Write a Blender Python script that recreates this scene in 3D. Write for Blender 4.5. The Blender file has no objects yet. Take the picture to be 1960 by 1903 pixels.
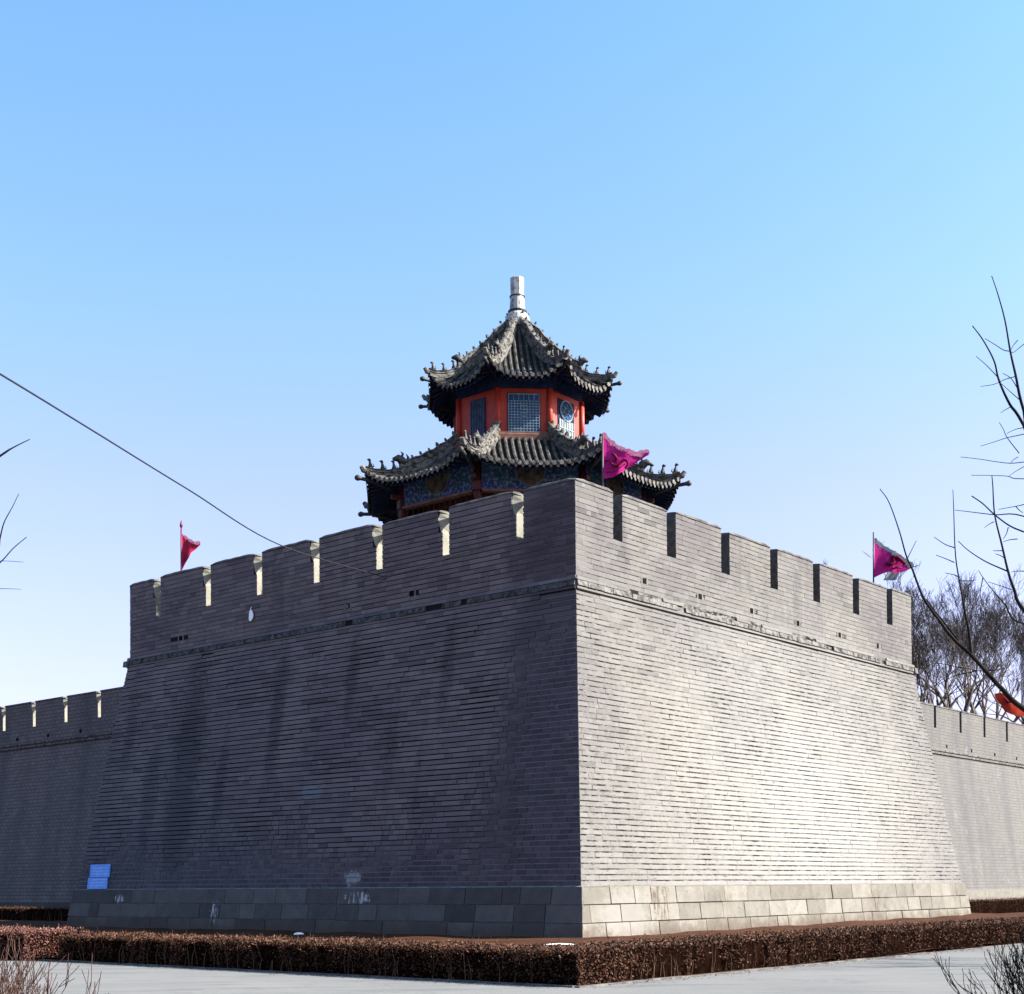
import bpy, math, random
from mathutils import Vector, Matrix, noise
R = math.radians
random.seed(7)
S = bpy.context.scene
COL = S.collection

# ------------------------------------------------------------------ camera
CAM_F, CAM_H, CAM_ROLL, CAM_PIT = 2708.88, 1631.62, -0.0074, 0.0237   # in 1960-px units
cd = bpy.data.cameras.new('camera'); cam = bpy.data.objects.new('camera', cd); COL.objects.link(cam)
cam.location = (0, 0, 1.6)
cam.matrix_world = Matrix.Translation((0, 0, 1.6)) @ Matrix.Rotation(math.pi/2 + CAM_PIT, 4, 'X') @ Matrix.Rotation(CAM_ROLL, 4, 'Z')
cd.sensor_width = 36; cd.lens = CAM_F/1960*36
cd.shift_y = (CAM_H - 951.5)/1960
cd.clip_start = 0.1; cd.clip_end = 5000
S.camera = cam

# ------------------------------------------------------------------ world, sun, exposure
SUN_AZ, SUN_EL = -7.0, 34.0        # azimuth from +X towards +Y
w = bpy.data.worlds.new('World'); S.world = w; w.use_nodes = True
nt = w.node_tree; nt.nodes.clear()
sky = nt.nodes.new('ShaderNodeTexSky'); sky.sky_type = 'NISHITA'; sky.sun_disc = False
sky.sun_elevation = R(SUN_EL); sky.sun_rotation = R(90 - SUN_AZ)
sky.air_density = 1.0; sky.dust_density = 2.2; sky.ozone_density = 1.6; sky.altitude = 0
bg = nt.nodes.new('ShaderNodeBackground'); bg.inputs[1].default_value = 0.085*1.15
wo = nt.nodes.new('ShaderNodeOutputWorld')
wtc = nt.nodes.new('ShaderNodeTexCoord'); wsx = nt.nodes.new('ShaderNodeSeparateXYZ'); nt.links.new(wtc.outputs['Generated'], wsx.inputs[0])
wr = nt.nodes.new('ShaderNodeValToRGB'); nt.links.new(wsx.outputs[2], wr.inputs[0]); ce = wr.color_ramp.elements
ce[0].position = 0.10; ce[0].color = (0.86, 0.70, 0.87, 1); ce[1].position = 0.56; ce[1].color = (0.64, 0.93, 1.0, 1)
for p_, c_ in ((0.16, (0.88, 0.72, 0.87, 1)), (0.27, (0.88, 0.77, 0.87, 1)), (0.375, (0.77, 0.88, 0.95, 1))):
    e_ = ce.new(p_); e_.color = c_
wm = nt.nodes.new('ShaderNodeMix'); wm.data_type = 'RGBA'; wm.blend_type = 'MULTIPLY'; wm.inputs[0].default_value = 1.0
nt.links.new(sky.outputs[0], wm.inputs[6]); nt.links.new(wr.outputs[0], wm.inputs[7])
nt.links.new(wm.outputs[2], bg.inputs[0]); nt.links.new(bg.outputs[0], wo.inputs[0])
sd = bpy.data.lights.new('sun', 'SUN'); sd.energy = 5.0; sd.angle = R(0.5); sd.color = (1.0, 0.94, 0.85)
sun = bpy.data.objects.new('sun', sd); COL.objects.link(sun)
sdir = Vector((math.cos(R(SUN_EL))*math.cos(R(SUN_AZ)), math.cos(R(SUN_EL))*math.sin(R(SUN_AZ)), math.sin(R(SUN_EL))))
sun.rotation_euler = sdir.to_track_quat('Z', 'Y').to_euler()
sun.location = (30, 5, 40)
S.view_settings.view_transform = 'Standard'; S.view_settings.look = 'None'
S.view_settings.exposure = 1.95; S.view_settings.gamma = 1.0
S.cycles.max_bounces = 6

def at(x, y, dist):
    """point of the place seen at 1960-px position (x, y), dist metres ahead"""
    X = x - 980; Y = y - CAM_H
    c, s = math.cos(CAM_ROLL), math.sin(CAM_ROLL); a = c*X + s*Y; b = -s*X + c*Y
    c, s = math.cos(CAM_PIT), math.sin(CAM_PIT); wy = c*CAM_F + s*b; wz = s*CAM_F - c*b; t = dist/wy
    return Vector((a*t, dist, wz*t + 1.6))

# ------------------------------------------------------------------ node helpers
class NT:
    def __init__(self, name):
        m = bpy.data.materials.new(name); m.use_nodes = True; self.m = m
        self.t = m.node_tree; self.t.nodes.clear()
        self.out = self.n('ShaderNodeOutputMaterial'); self.b = self.n('ShaderNodeBsdfPrincipled')
        self.l(self.b.outputs[0], self.out.inputs[0])
        self.b.inputs['Specular IOR Level'].default_value = 0.06
    def n(self, k, **kw):
        o = self.t.nodes.new(k)
        for a, v in kw.items(): setattr(o, a, v)
        return o
    def l(self, a, b): self.t.links.new(a, b)
    def vec(self, kind='Object', scale=(1, 1, 1), loc=(0, 0, 0)):
        tc = self.n('ShaderNodeTexCoord'); mp = self.n('ShaderNodeMapping')
        mp.inputs['Scale'].default_value = scale; mp.inputs['Location'].default_value = loc
        self.l(tc.outputs[kind], mp.inputs[0]); return mp.outputs[0]
    def noise(self, vec, scale, detail=4, rough=0.55, dist=0.0):
        o = self.n('ShaderNodeTexNoise'); o.inputs['Scale'].default_value = scale
        o.inputs['Detail'].default_value = detail; o.inputs['Roughness'].default_value = rough
        o.inputs['Distortion'].default_value = dist
        self.l(vec, o.inputs['Vector']); return o.outputs['Fac']
    def ramp(self, fac, a, b, ca=(0, 0, 0), cb=(1, 1, 1)):
        o = self.n('ShaderNodeValToRGB'); e = o.color_ramp.elements
        e[0].position = a; e[1].position = b
        e[0].color = (*ca, 1); e[1].color = (*cb, 1)
        self.l(fac, o.inputs[0]); return o.outputs[0]
    def mix(self, f, a, b, mode='MIX'):
        o = self.n('ShaderNodeMix', data_type='RGBA', blend_type=mode)
        for i, v in ((0, f), (6, a), (7, b)):
            if isinstance(v, (int, float)): o.inputs[i].default_value = v
            elif isinstance(v, tuple): o.inputs[i].default_value = (*v, 1)
            else: self.l(v, o.inputs[i])
        return o.outputs[2]
    def math(self, op, a, b=0.0, c=None, clamp=False):
        o = self.n('ShaderNodeMath', operation=op); o.use_clamp = clamp
        for i, v in ((0, a), (1, b), (2, c)):
            if v is None: continue
            if isinstance(v, (int, float)): o.inputs[i].default_value = v
            else: self.l(v, o.inputs[i])
        return o.outputs[0]
    def attr(self, name):
        o = self.n('ShaderNodeAttribute'); o.attribute_name = name; return o
    def bump(self, h, dist=0.02, strength=0.6):
        o = self.n('ShaderNodeBump'); o.inputs['Distance'].default_value = dist; o.inputs['Strength'].default_value = strength
        self.l(h, o.inputs['Height']); self.l(o.outputs[0], self.b.inputs['Normal'])
    def done(self, col, rough=0.9):
        if isinstance(col, tuple): self.b.inputs['Base Color'].default_value = (*col, 1)
        else: self.l(col, self.b.inputs['Base Color'])
        if isinstance(rough, (int, float)): self.b.inputs['Roughness'].default_value = rough
        else: self.l(rough, self.b.inputs['Roughness'])
        return self.m

def spot(N, uv, u, z, ru, rz, hard=0.25):
    """0..1 mask: a stain patch round (u, z) in wall metres, edge broken by noise"""
    sx = N.n('ShaderNodeSeparateXYZ'); N.l(uv, sx.inputs[0])
    a = N.math('DIVIDE', N.math('SUBTRACT', sx.outputs[0], u), ru)
    b = N.math('DIVIDE', N.math('SUBTRACT', sx.outputs[1], z), rz)
    d = N.math('SQRT', N.math('ADD', N.math('MULTIPLY', a, a), N.math('MULTIPLY', b, b)))
    nz = N.noise(uv, 5.0, 5, 0.7)
    d = N.math('ADD', d, N.math('MULTIPLY', N.math('SUBTRACT', nz, 0.5), 2.2))
    return N.math('SUBTRACT', 1.0, N.math('DIVIDE', N.math('SUBTRACT', d, 0.6), hard, clamp=True), clamp=True)

def brick_mat(name, lo, hi, side):
    N = NT(name)
    uv = N.vec('UV'); st = N.vec('UV', scale=(1.0, 0.12, 1)); ob = N.vec('Object')
    r = N.attr('rnd').outputs['Fac']
    col = N.mix(r, lo, hi)
    sz = N.n('ShaderNodeSeparateXYZ'); N.l(uv, sz.inputs[0])
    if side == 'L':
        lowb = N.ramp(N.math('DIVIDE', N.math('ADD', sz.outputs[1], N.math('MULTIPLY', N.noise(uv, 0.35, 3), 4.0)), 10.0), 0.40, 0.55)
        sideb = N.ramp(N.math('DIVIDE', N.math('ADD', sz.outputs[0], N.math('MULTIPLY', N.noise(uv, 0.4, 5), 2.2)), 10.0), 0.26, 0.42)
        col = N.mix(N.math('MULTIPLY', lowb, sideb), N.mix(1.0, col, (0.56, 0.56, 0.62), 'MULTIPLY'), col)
    big = N.noise(uv, 0.22, 3, 0.5); col = N.mix(N.ramp(big, 0.35, 0.7), col, N.mix(1.0, col, (0.72, 0.70, 0.78), 'MULTIPLY'))
    streak = N.ramp(N.noise(st, 0.9, 5, 0.6), 0.56, 0.72); col = N.mix(N.math('MULTIPLY', streak, 0.35), col, (0.035, 0.035, 0.042))
    pale = N.ramp(N.noise(uv, 1.1, 6, 0.7), 0.60, 0.70); col = N.mix(N.math('MULTIPLY', pale, 0.30), col, (0.24, 0.235, 0.225))
    fine = N.noise(ob, 26, 6, 0.7); col = N.mix(0.55, col, N.ramp(fine, 0.25, 0.75, (0.75, 0.75, 0.75), (1.2, 1.2, 1.2)), 'MULTIPLY')
    sel = N.ramp(N.math('FRACT', N.math('MULTIPLY', r, 37.0)), 0.978, 0.98)
    col = N.mix(N.math('MULTIPLY', sel, 0.55), col, (0.05, 0.05, 0.055))
    if side == 'L':
        s1 = spot(N, uv, 18.5, 6.0, 0.9, 4.5, 0.8); col = N.mix(N.math('MULTIPLY', s1, 0.62), col, (0.03, 0.03, 0.035))
        for (u_, z_, a_, b_, k_) in ((13.4, 8.2, 0.35, 2.4, 0.5), (9.6, 9.0, 0.3, 1.8, 0.45), (20.6, 5.0, 0.5, 2.6, 0.4), (5.0, 8.8, 0.3, 1.7, 0.45), (16.2, 5.4, 0.3, 2.4, 0.35), (22.6, 8.0, 0.4, 1.8, 0.35), (7.2, 6.0, 0.25, 1.6, 0.3)):
            q_ = spot(N, uv, u_, z_, a_, b_, 0.7); col = N.mix(N.math('MULTIPLY', q_, k_), col, (0.03, 0.03, 0.035))
        bluish = spot(N, uv, 20.5, 3.0, 4.0, 4.0, 2.5); col = N.mix(N.math('MULTIPLY', bluish, 0.25), col, (0.075, 0.095, 0.115))  # broad soft bluish tint towards the far end of the face
        s2 = spot(N, uv, 11.0, 5.0, 0.8, 0.35); col = N.mix(N.math('MULTIPLY', s2, 0.6), col, (0.15, 0.18, 0.21))
        s3 = spot(N, uv, 8.3, 1.9, 0.55, 0.35); col = N.mix(N.math('MULTIPLY', s3, 0.6), col, (0.32, 0.33, 0.34))
    else:
        s1 = spot(N, uv, 3.5, 6.4, 2.2, 2.6, 1.2); col = N.mix(N.math('MULTIPLY', s1, 0.10), col, (0.19, 0.155, 0.12))
        s2 = spot(N, uv, 19.0, 3.0, 1.8, 1.2); col = N.mix(N.math('MULTIPLY', s2, 0.30), col, (0.07, 0.07, 0.065))
        s3 = spot(N, uv, 13.5, 3.8, 4.2, 2.6, 3.0); col = N.mix(N.math('MULTIPLY', s3, 0.62), col, (0.25, 0.247, 0.238))
        s4 = spot(N, uv, 8.0, 2.2, 9.0, 1.6, 2.0); col = N.mix(N.math('MULTIPLY', s4, 0.25), col, (0.18, 0.172, 0.158))
        nk = N.ramp(N.noise(N.vec('UV', scale=(1.0, 5.6, 1), loc=(3, 7, 0)), 2.2, 4, 0.7), 0.61, 0.65); lowz = N.ramp(N.math('DIVIDE', sz.outputs[1], 11.0), 0.45, 0.8, (1, 1, 1), (0.2, 0.2, 0.2))
        col = N.mix(N.math('MULTIPLY', N.math('MULTIPLY', nk, lowz), 0.72), col, (0.045, 0.042, 0.04))
    N.bump(fine, 0.012, 0.5)
    return N.done(col, 0.92)

def mortar_mat(name, dark, light, a, b, lowlight):
    N = NT(name)
    d = N.vec('UV', scale=(1.5 if not lowlight else 0.4, 5.8, 1)); uv = N.vec('UV')
    f = N.ramp(N.noise(d, 1.6, 5, 0.72), a, b)
    col = N.mix(f, dark, light)
    if not lowlight:
        fill = N.ramp(N.noise(uv, 0.55, 5, 0.7), 0.47, 0.62); col = N.mix(N.math('MULTIPLY', fill, 0.85), col, light)
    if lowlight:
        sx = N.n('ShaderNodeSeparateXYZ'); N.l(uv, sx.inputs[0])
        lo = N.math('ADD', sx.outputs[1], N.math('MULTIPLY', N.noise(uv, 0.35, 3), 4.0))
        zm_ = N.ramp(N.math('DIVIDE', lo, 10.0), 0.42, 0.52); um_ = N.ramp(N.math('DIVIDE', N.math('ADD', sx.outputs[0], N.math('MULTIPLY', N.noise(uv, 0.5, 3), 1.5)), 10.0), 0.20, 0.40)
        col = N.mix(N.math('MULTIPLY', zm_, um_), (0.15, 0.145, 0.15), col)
    N.bump(N.noise(uv, 30, 4), 0.01, 0.5)
    return N.done(col, 0.95)

def stone_mat(name, lo, hi, side):
    N = NT(name); uv = N.vec('UV'); ob = N.vec('Object')
    r = N.attr('rnd').outputs['Fac']; col = N.mix(r, lo, hi)
    n1 = N.noise(uv, 2.2, 6, 0.65); col = N.mix(0.7, col, N.ramp(n1, 0.3, 0.7, (0.7, 0.7, 0.72), (1.2, 1.2, 1.18)), 'MULTIPLY')
    sz = N.n('ShaderNodeSeparateXYZ'); N.l(uv, sz.inputs[0])
    mud = N.math('ADD', sz.outputs[1], N.math('MULTIPLY', N.math('SUBTRACT', N.noise(uv, 1.8, 6, 0.75), 0.5), 1.3))
    col = N.mix(N.ramp(mud, 0.12, 0.50, (0.75, 0.75, 0.75), (0, 0, 0)), col, (0.075, 0.055, 0.042))
    dk = N.ramp(N.noise(uv, 4.5, 7, 0.78), 0.56, 0.64); col = N.mix(N.math('MULTIPLY', dk, 0.45), col, (0.05, 0.045, 0.04))
    n2 = N.noise(ob, 40, 4, 0.8); col = N.mix(0.5, col, N.ramp(n2, 0.3, 0.7, (0.6, 0.6, 0.6), (1.2, 1.2, 1.2)), 'MULTIPLY')
    st = N.vec('UV', scale=(3.0, 0.5, 1))
    streaks = N.ramp(N.noise(st, 2.4, 6, 0.7), 0.48, 0.56)
    if side == 'L':
        for (u, z, a, b) in ((7.9, 1.25, 0.75, 0.28), (15.4, 0.75, 0.3, 0.5), (21.5, 1.2, 0.4, 0.2)):
            m = N.math('MULTIPLY', spot(N, uv, u, z, a, b), streaks); col = N.mix(N.math('MULTIPLY', m, 0.9), col, (0.40, 0.41, 0.43))
    else:
        bl_ = spot(N, uv, 0.2, 0.6, 1.3, 0.9, 0.6); col = N.mix(N.math('MULTIPLY', bl_, 0.5), col, (0.20, 0.192, 0.178))
        for (u, z, a, b, k) in ((2.1, 0.9, 0.6, 1.0, 0.9), (17.3, 0.9, 1.0, 0.5, 0.6), (5.6, 1.2, 1.2, 0.3, 0.4)):
            m = N.math('MULTIPLY', spot(N, uv, u, z, a, b), streaks); col = N.mix(N.math('MULTIPLY', m, k), col, (0.07, 0.052, 0.038))
    N.bump(n2, 0.012, 0.6)
    return N.done(col, 0.88)

def simple(name, c1, c2, scale=3.0, rough=0.8, bump=0.01, detail=5, lo=0.35, hi=0.65, metal=0.0, fine=0.0, k=0.55):
    c1 = tuple(x*k for x in c1); c2 = tuple(x*k for x in c2)
    N = NT(name); ob = N.vec('Object'); f = N.noise(ob, scale, detail, 0.6)
    col = N.mix(N.ramp(f, lo, hi), c1, c2)
    if fine:
        g = N.noise(ob, scale*9, 5, 0.7); col = N.mix(fine, col, N.ramp(g, 0.3, 0.7, (0.45, 0.45, 0.45), (1.35, 1.35, 1.35)), 'MULTIPLY')
    if bump: N.bump(f, bump, 0.5)
    N.b.inputs['Metallic'].default_value = metal
    if rough < 0.7: N.b.inputs['Specular IOR Level'].default_value = 0.35
    if rough > 0.98: N.b.inputs['Specular IOR Level'].default_value = 0.0
    return N.done(col, rough)

GL, GH = (0.17, 0.165, 0.17), (0.30, 0.29, 0.285)
M = {}
M['brickL'] = brick_mat('brick_shade_tone', (0.112, 0.094, 0.100), (0.168, 0.143, 0.147), 'L')  # shade and sun copies of one brick, lighting contrast put into their tones
M['brickR'] = brick_mat('brick_sun_tone', (0.112, 0.108, 0.102), (0.140, 0.136, 0.129), 'R')
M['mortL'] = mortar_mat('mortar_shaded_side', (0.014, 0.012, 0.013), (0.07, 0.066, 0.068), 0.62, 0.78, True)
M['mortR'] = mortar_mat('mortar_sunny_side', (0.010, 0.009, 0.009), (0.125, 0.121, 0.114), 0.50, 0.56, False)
M['stoneL'] = stone_mat('plinth_stone_shade_tone', (0.062, 0.057, 0.058), (0.115, 0.106, 0.103), 'L')  # shade painted in: same stone, darker here than its sunny copy
M['stoneR'] = stone_mat('plinth_stone_sun_tone', (0.118, 0.110, 0.096), (0.178, 0.167, 0.148), 'R')
M['lime'] = simple('pale_lime_mortar', (0.2, 0.2, 0.21), (0.34, 0.34, 0.34), 3, 0.95)
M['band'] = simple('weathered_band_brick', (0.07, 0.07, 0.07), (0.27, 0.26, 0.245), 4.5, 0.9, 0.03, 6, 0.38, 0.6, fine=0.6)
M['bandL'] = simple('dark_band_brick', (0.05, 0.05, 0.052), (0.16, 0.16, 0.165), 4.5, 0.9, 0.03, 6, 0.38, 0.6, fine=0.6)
M['coping'] = simple('coping_mortar', (0.10, 0.098, 0.10), (0.25, 0.24, 0.23), 2.5, 0.9, 0.03, 5, fine=0.5)
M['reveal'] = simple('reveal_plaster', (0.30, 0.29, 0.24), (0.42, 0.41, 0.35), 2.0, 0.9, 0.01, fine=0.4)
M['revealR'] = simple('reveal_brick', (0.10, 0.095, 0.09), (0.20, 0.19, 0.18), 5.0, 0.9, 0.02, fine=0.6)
M['dark'] = simple('hole_and_shadow_dark', (0.01, 0.01, 0.01), (0.02, 0.02, 0.02), 3, 1.0, 0)  # near-black standing in for shade inside drain holes and under the string course
M['terrace'] = simple('terrace_brick', (0.18, 0.17, 0.17), (0.28, 0.27, 0.26), 2, 0.9)
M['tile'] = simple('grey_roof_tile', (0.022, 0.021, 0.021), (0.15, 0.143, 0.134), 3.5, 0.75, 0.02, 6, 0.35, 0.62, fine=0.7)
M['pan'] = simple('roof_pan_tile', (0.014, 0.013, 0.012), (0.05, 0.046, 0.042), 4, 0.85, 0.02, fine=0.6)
M['ridge'] = simple('carved_ridge_tile', (0.040, 0.038, 0.037), (0.27, 0.255, 0.235), 5.0, 0.8, 0.03, 6, 0.35, 0.6, fine=0.75)
M['beast'] = simple('dark_glazed_beast', (0.016, 0.016, 0.018), (0.07, 0.068, 0.065), 6, 0.6, 0.02)
M['finial'] = simple('white_finial_glaze', (0.20, 0.205, 0.21), (0.55, 0.55, 0.545), 3.5, 0.35, 0.02, 5, 0.36, 0.5, fine=0.3)
M['black'] = simple('dark_ring', (0.02, 0.02, 0.022), (0.05, 0.05, 0.05), 3, 0.6, 0)
M['red'] = simple('red_lacquer', (0.42, 0.026, 0.010), (0.56, 0.045, 0.015), 2.5, 0.55, 0.004, fine=0.25)
M['darkred'] = simple('old_red_paint', (0.06, 0.010, 0.010), (0.12, 0.018, 0.015), 3, 0.65, 0.004, fine=0.4)
M['fret'] = simple('dark_old_fretwork', (0.03, 0.015, 0.015), (0.09, 0.035, 0.03), 3, 0.8, 0)
M['brownwood'] = simple('brown_eave_board', (0.16, 0.085, 0.07), (0.27, 0.15, 0.12), 3, 0.7, 0.004)
M['soffit'] = simple('dark_soffit_paint', (0.012, 0.013, 0.018), (0.035, 0.03, 0.032), 3, 0.85, 0.01)
M['navy'] = simple('navy_paint', (0.012, 0.02, 0.06), (0.03, 0.05, 0.13), 5, 0.7, 0.0, fine=0.4)
M['shutter'] = simple('dull_blue_shutter', (0.025, 0.04, 0.09), (0.05, 0.08, 0.15), 5, 0.8, 0.0)
M['slat'] = simple('blue_slat', (0.06, 0.09, 0.16), (0.12, 0.16, 0.25), 5, 0.8, 0.0)
M['glassblue'] = simple('blue_window_glass', (0.02, 0.06, 0.15), (0.05, 0.12, 0.25), 2.0, 0.75, 0.0)
M['lattice'] = simple('pale_window_lattice', (0.12, 0.26, 0.36), (0.36, 0.50, 0.56), 3.0, 0.6, 0.0)
M['whitepaper'] = simple('white_window_paper', (0.22, 0.25, 0.27), (0.46, 0.47, 0.47), 6, 0.8, 0.0)
M['tan'] = simple('tan_painted_medallion', (0.03, 0.028, 0.03), (0.17, 0.14, 0.12), 4.0, 0.8, 0.0, 6, 0.35, 0.6, fine=0.5)
M['palegreen'] = simple('pale_medallion_rim', (0.12, 0.15, 0.15), (0.20, 0.23, 0.22), 4, 0.8, 0.0)
M['magenta'] = simple('magenta_cloth', (0.48, 0.015, 0.20), (0.60, 0.03, 0.28), 1.6, 0.7, 0.0)
M['crimson'] = simple('crimson_cloth', (0.38, 0.01, 0.035), (0.52, 0.025, 0.08), 2.5, 0.7, 0.0)
M['pinkedge'] = simple('pink_cloth_fringe', (0.60, 0.16, 0.32), (0.75, 0.35, 0.48), 9, 0.7, 0.0)
M['greyfringe'] = simple('pale_grey_fringe', (0.35, 0.40, 0.46), (0.62, 0.66, 0.70), 6, 0.7, 0.0)
M['emblem'] = simple('dark_red_emblem', (0.12, 0.004, 0.03), (0.20, 0.01, 0.05), 6, 0.7, 0.0)
M['orangered'] = simple('orange_red_cloth', (0.62, 0.06, 0.035), (0.75, 0.10, 0.05), 2, 0.7, 0.0)
M['cream'] = simple('cream_cloth', (0.7, 0.62, 0.5), (0.85, 0.8, 0.7), 3, 0.8, 0.0)
M['pole'] = simple('dark_flag_pole', (0.05, 0.03, 0.035), (0.10, 0.05, 0.06), 3, 0.5, 0.0)
M['redpole'] = simple('crimson_flag_pole', (0.20, 0.01, 0.05), (0.30, 0.02, 0.08), 3, 0.6, 0.0)
M['cable'] = simple('black_cable', (0.012, 0.012, 0.014), (0.03, 0.03, 0.03), 3, 0.5, 0.0)
M['bark'] = simple('dark_bark', (0.012, 0.010, 0.010), (0.035, 0.028, 0.024), 6, 0.9, 0.02)
M['barkgrey'] = simple('grey_brown_bark', (0.10, 0.080, 0.068), (0.22, 0.185, 0.16), 2, 0.9, 0.02)
M['shrub'] = simple('tan_twig_bark', (0.055, 0.026, 0.022), (0.12, 0.066, 0.054), 6, 0.9, 0.0)
M['blue'] = simple('blue_sign_board', (0.09, 0.25, 0.66), (0.12, 0.30, 0.76), 4, 0.6, 0.0, fine=0.2, k=1.0)
M['bluemark'] = simple('pale_blue_marks', (0.30, 0.48, 0.85), (0.40, 0.58, 0.9), 4, 0.6, 0.0, k=1.0)
M['snow'] = simple('white_snow', (0.80, 0.82, 0.85), (0.88, 0.88, 0.88), 8, 0.6, 0.02, k=0.95)

def cloth(name, c1, c2):
    m = simple(name, c1, c2, 2.2, 0.8, 0.0, k=0.6); t = m.node_tree
    b = [n for n in t.nodes if n.type == 'BSDF_PRINCIPLED'][0]; o = [n for n in t.nodes if n.type == 'OUTPUT_MATERIAL'][0]
    tr = t.nodes.new('ShaderNodeBsdfTranslucent'); mx = t.nodes.new('ShaderNodeMixShader'); mx.inputs[0].default_value = 0.35
    t.links.new(b.inputs['Base Color'].links[0].from_socket, tr.inputs[0]); t.links.new(b.outputs[0], mx.inputs[1]); t.links.new(tr.outputs[0], mx.inputs[2]); t.links.new(mx.outputs[0], o.inputs[0])
    return m
M['magenta'] = cloth('magenta_cloth', (0.66, 0.02, 0.30), (0.80, 0.05, 0.40)); M['crimson'] = cloth('crimson_cloth', (0.50, 0.015, 0.06), (0.70, 0.05, 0.14)); M['orangered'] = cloth('orange_red_cloth', (0.55, 0.05, 0.03), (0.75, 0.10, 0.05))
M['greyfringe'] = cloth('pale_grey_fringe', (0.20, 0.24, 0.30), (0.42, 0.47, 0.52))
def hedge_mat(name, cols):
    N = NT(name); r = N.attr('rnd').outputs['Fac']
    o = N.n('ShaderNodeValToRGB'); cr = o.color_ramp; N.l(r, o.inputs[0])
    cr.elements[0].color = (*cols[0], 1); cr.elements[1].color = (*cols[-1], 1)
    for i, c in enumerate(cols[1:-1]):
        e = cr.elements.new((i+1)/(len(cols)-1)); e.color = (*c, 1)
    return N.done(o.outputs[0], 0.85)
M['hedge'] = hedge_mat('winter_hedge_leaf', [(0.009, 0.004, 0.003), (0.034, 0.015, 0.010), (0.074, 0.036, 0.023), (0.13, 0.078, 0.052)])
M['hedgecore'] = simple('hedge_core', (0.006, 0.003, 0.002), (0.016, 0.007, 0.005), 8, 1.0, 0.0)

def ground_mat():
    N = NT('dry_brown_soil'); ob = N.vec('Object')
    a = N.noise(ob, 0.5, 5, 0.6); b = N.noise(ob, 9, 6, 0.7)
    col = N.mix(N.ramp(a, 0.35, 0.65), (0.035, 0.014, 0.008), (0.062, 0.028, 0.016))
    col = N.mix(0.6, col, N.ramp(b, 0.3, 0.7, (0.5, 0.5, 0.5), (1.3, 1.25, 1.2)), 'MULTIPLY')
    N.bump(b, 0.05, 0.7); return N.done(col, 0.95)
M['soil'] = ground_mat()
def path_mat():  # worn concrete, fine grit and a few long hairline marks

    N = NT('pale_concrete'); ob = N.vec('Object')
    a = N.noise(ob, 0.35, 5, 0.6); b = N.noise(ob, 14, 6, 0.7)
    st = N.vec('Object', scale=(0.25, 1.6, 1)); c = N.noise(st, 1.2, 5, 0.6)
    col = N.mix(N.ramp(a, 0.3, 0.7), (0.125, 0.124, 0.124), (0.152, 0.150, 0.146))
    col = N.mix(N.math('MULTIPLY', N.ramp(c, 0.55, 0.62), 0.5), col, (0.085, 0.086, 0.092))
    col = N.mix(0.25, col, N.ramp(b, 0.3, 0.7, (0.7, 0.7, 0.7), (1.2, 1.2, 1.2)), 'MULTIPLY')
    g = N.ramp(N.noise(ob, 60, 3, 0.8), 0.62, 0.70); col = N.mix(N.math('MULTIPLY', g, 0.35), col, (0.05, 0.048, 0.045))
    cr = N.noise(N.vec('Object', scale=(0.10, 0.55, 1)), 1.0, 6, 0.62, 0.6); hl = N.math('SUBTRACT', 1.0, N.math('MULTIPLY', N.math('ABSOLUTE', N.math('SUBTRACT', cr, 0.5)), 160.0, clamp=True), clamp=True)
    col = N.mix(N.math('MULTIPLY', hl, 0.5), col, (0.05, 0.05, 0.052))
    N.bump(b, 0.006, 0.4); return N.done(col, 0.8)
M['path'] = path_mat()
def arch_mat():
    N = NT('painted_architrave'); ob = N.vec('UV')
    a = N.noise(ob, 1.5, 3, 0.5); b = N.noise(ob, 7, 6, 0.75)
    col = N.mix(N.ramp(a, 0.45, 0.52), (0.016, 0.03, 0.12), (0.014, 0.048, 0.075))
    col = N.mix(N.ramp(b, 0.50, 0.58), col, (0.12, 0.15, 0.25))
    return N.done(col, 0.75)
M['arch'] = arch_mat()
def curtain_mat(name, lo, hi, joint):
    N = NT(name); uv = N.vec('UV')
    br = N.n('ShaderNodeTexBrick'); N.l(uv, br.inputs['Vector'])
    br.inputs['Scale'].default_value = 1.0; br.inputs['Brick Width'].default_value = 0.5; br.inputs['Row Height'].default_value = 0.24
    br.inputs['Mortar Size'].default_value = 0.022; br.inputs['Mortar Smooth'].default_value = 0.3
    br.inputs['Color1'].default_value = (*lo, 1); br.inputs['Color2'].default_value = (*hi, 1); br.inputs['Mortar'].default_value = (*joint, 1)
    col = br.outputs[0]
    st = N.vec('UV', scale=(0.9, 0.10, 1)); s = N.ramp(N.noise(st, 0.55, 5, 0.6), 0.42, 0.68)
    col = N.mix(N.math('MULTIPLY', s, 0.5), col, (0.06, 0.06, 0.07))
    col = N.mix(N.math('MULTIPLY', N.ramp(N.noise(uv, 0.8, 6, 0.7), 0.58, 0.66), 0.25), col, (0.20, 0.21, 0.22))
    g = N.noise(uv, 9, 5, 0.7); col = N.mix(0.4, col, N.ramp(g, 0.3, 0.7, (0.6, 0.6, 0.6), (1.2, 1.2, 1.2)), 'MULTIPLY')
    N.bump(br.outputs[1], -0.02, 0.6)
    return N.done(col, 0.92)
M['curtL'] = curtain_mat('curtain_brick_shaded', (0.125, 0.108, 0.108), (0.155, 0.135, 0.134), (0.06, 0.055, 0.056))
M['curtR'] = curtain_mat('curtain_brick_sunny', (0.108, 0.105, 0.10), (0.122, 0.119, 0.114), (0.088, 0.086, 0.083))

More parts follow.
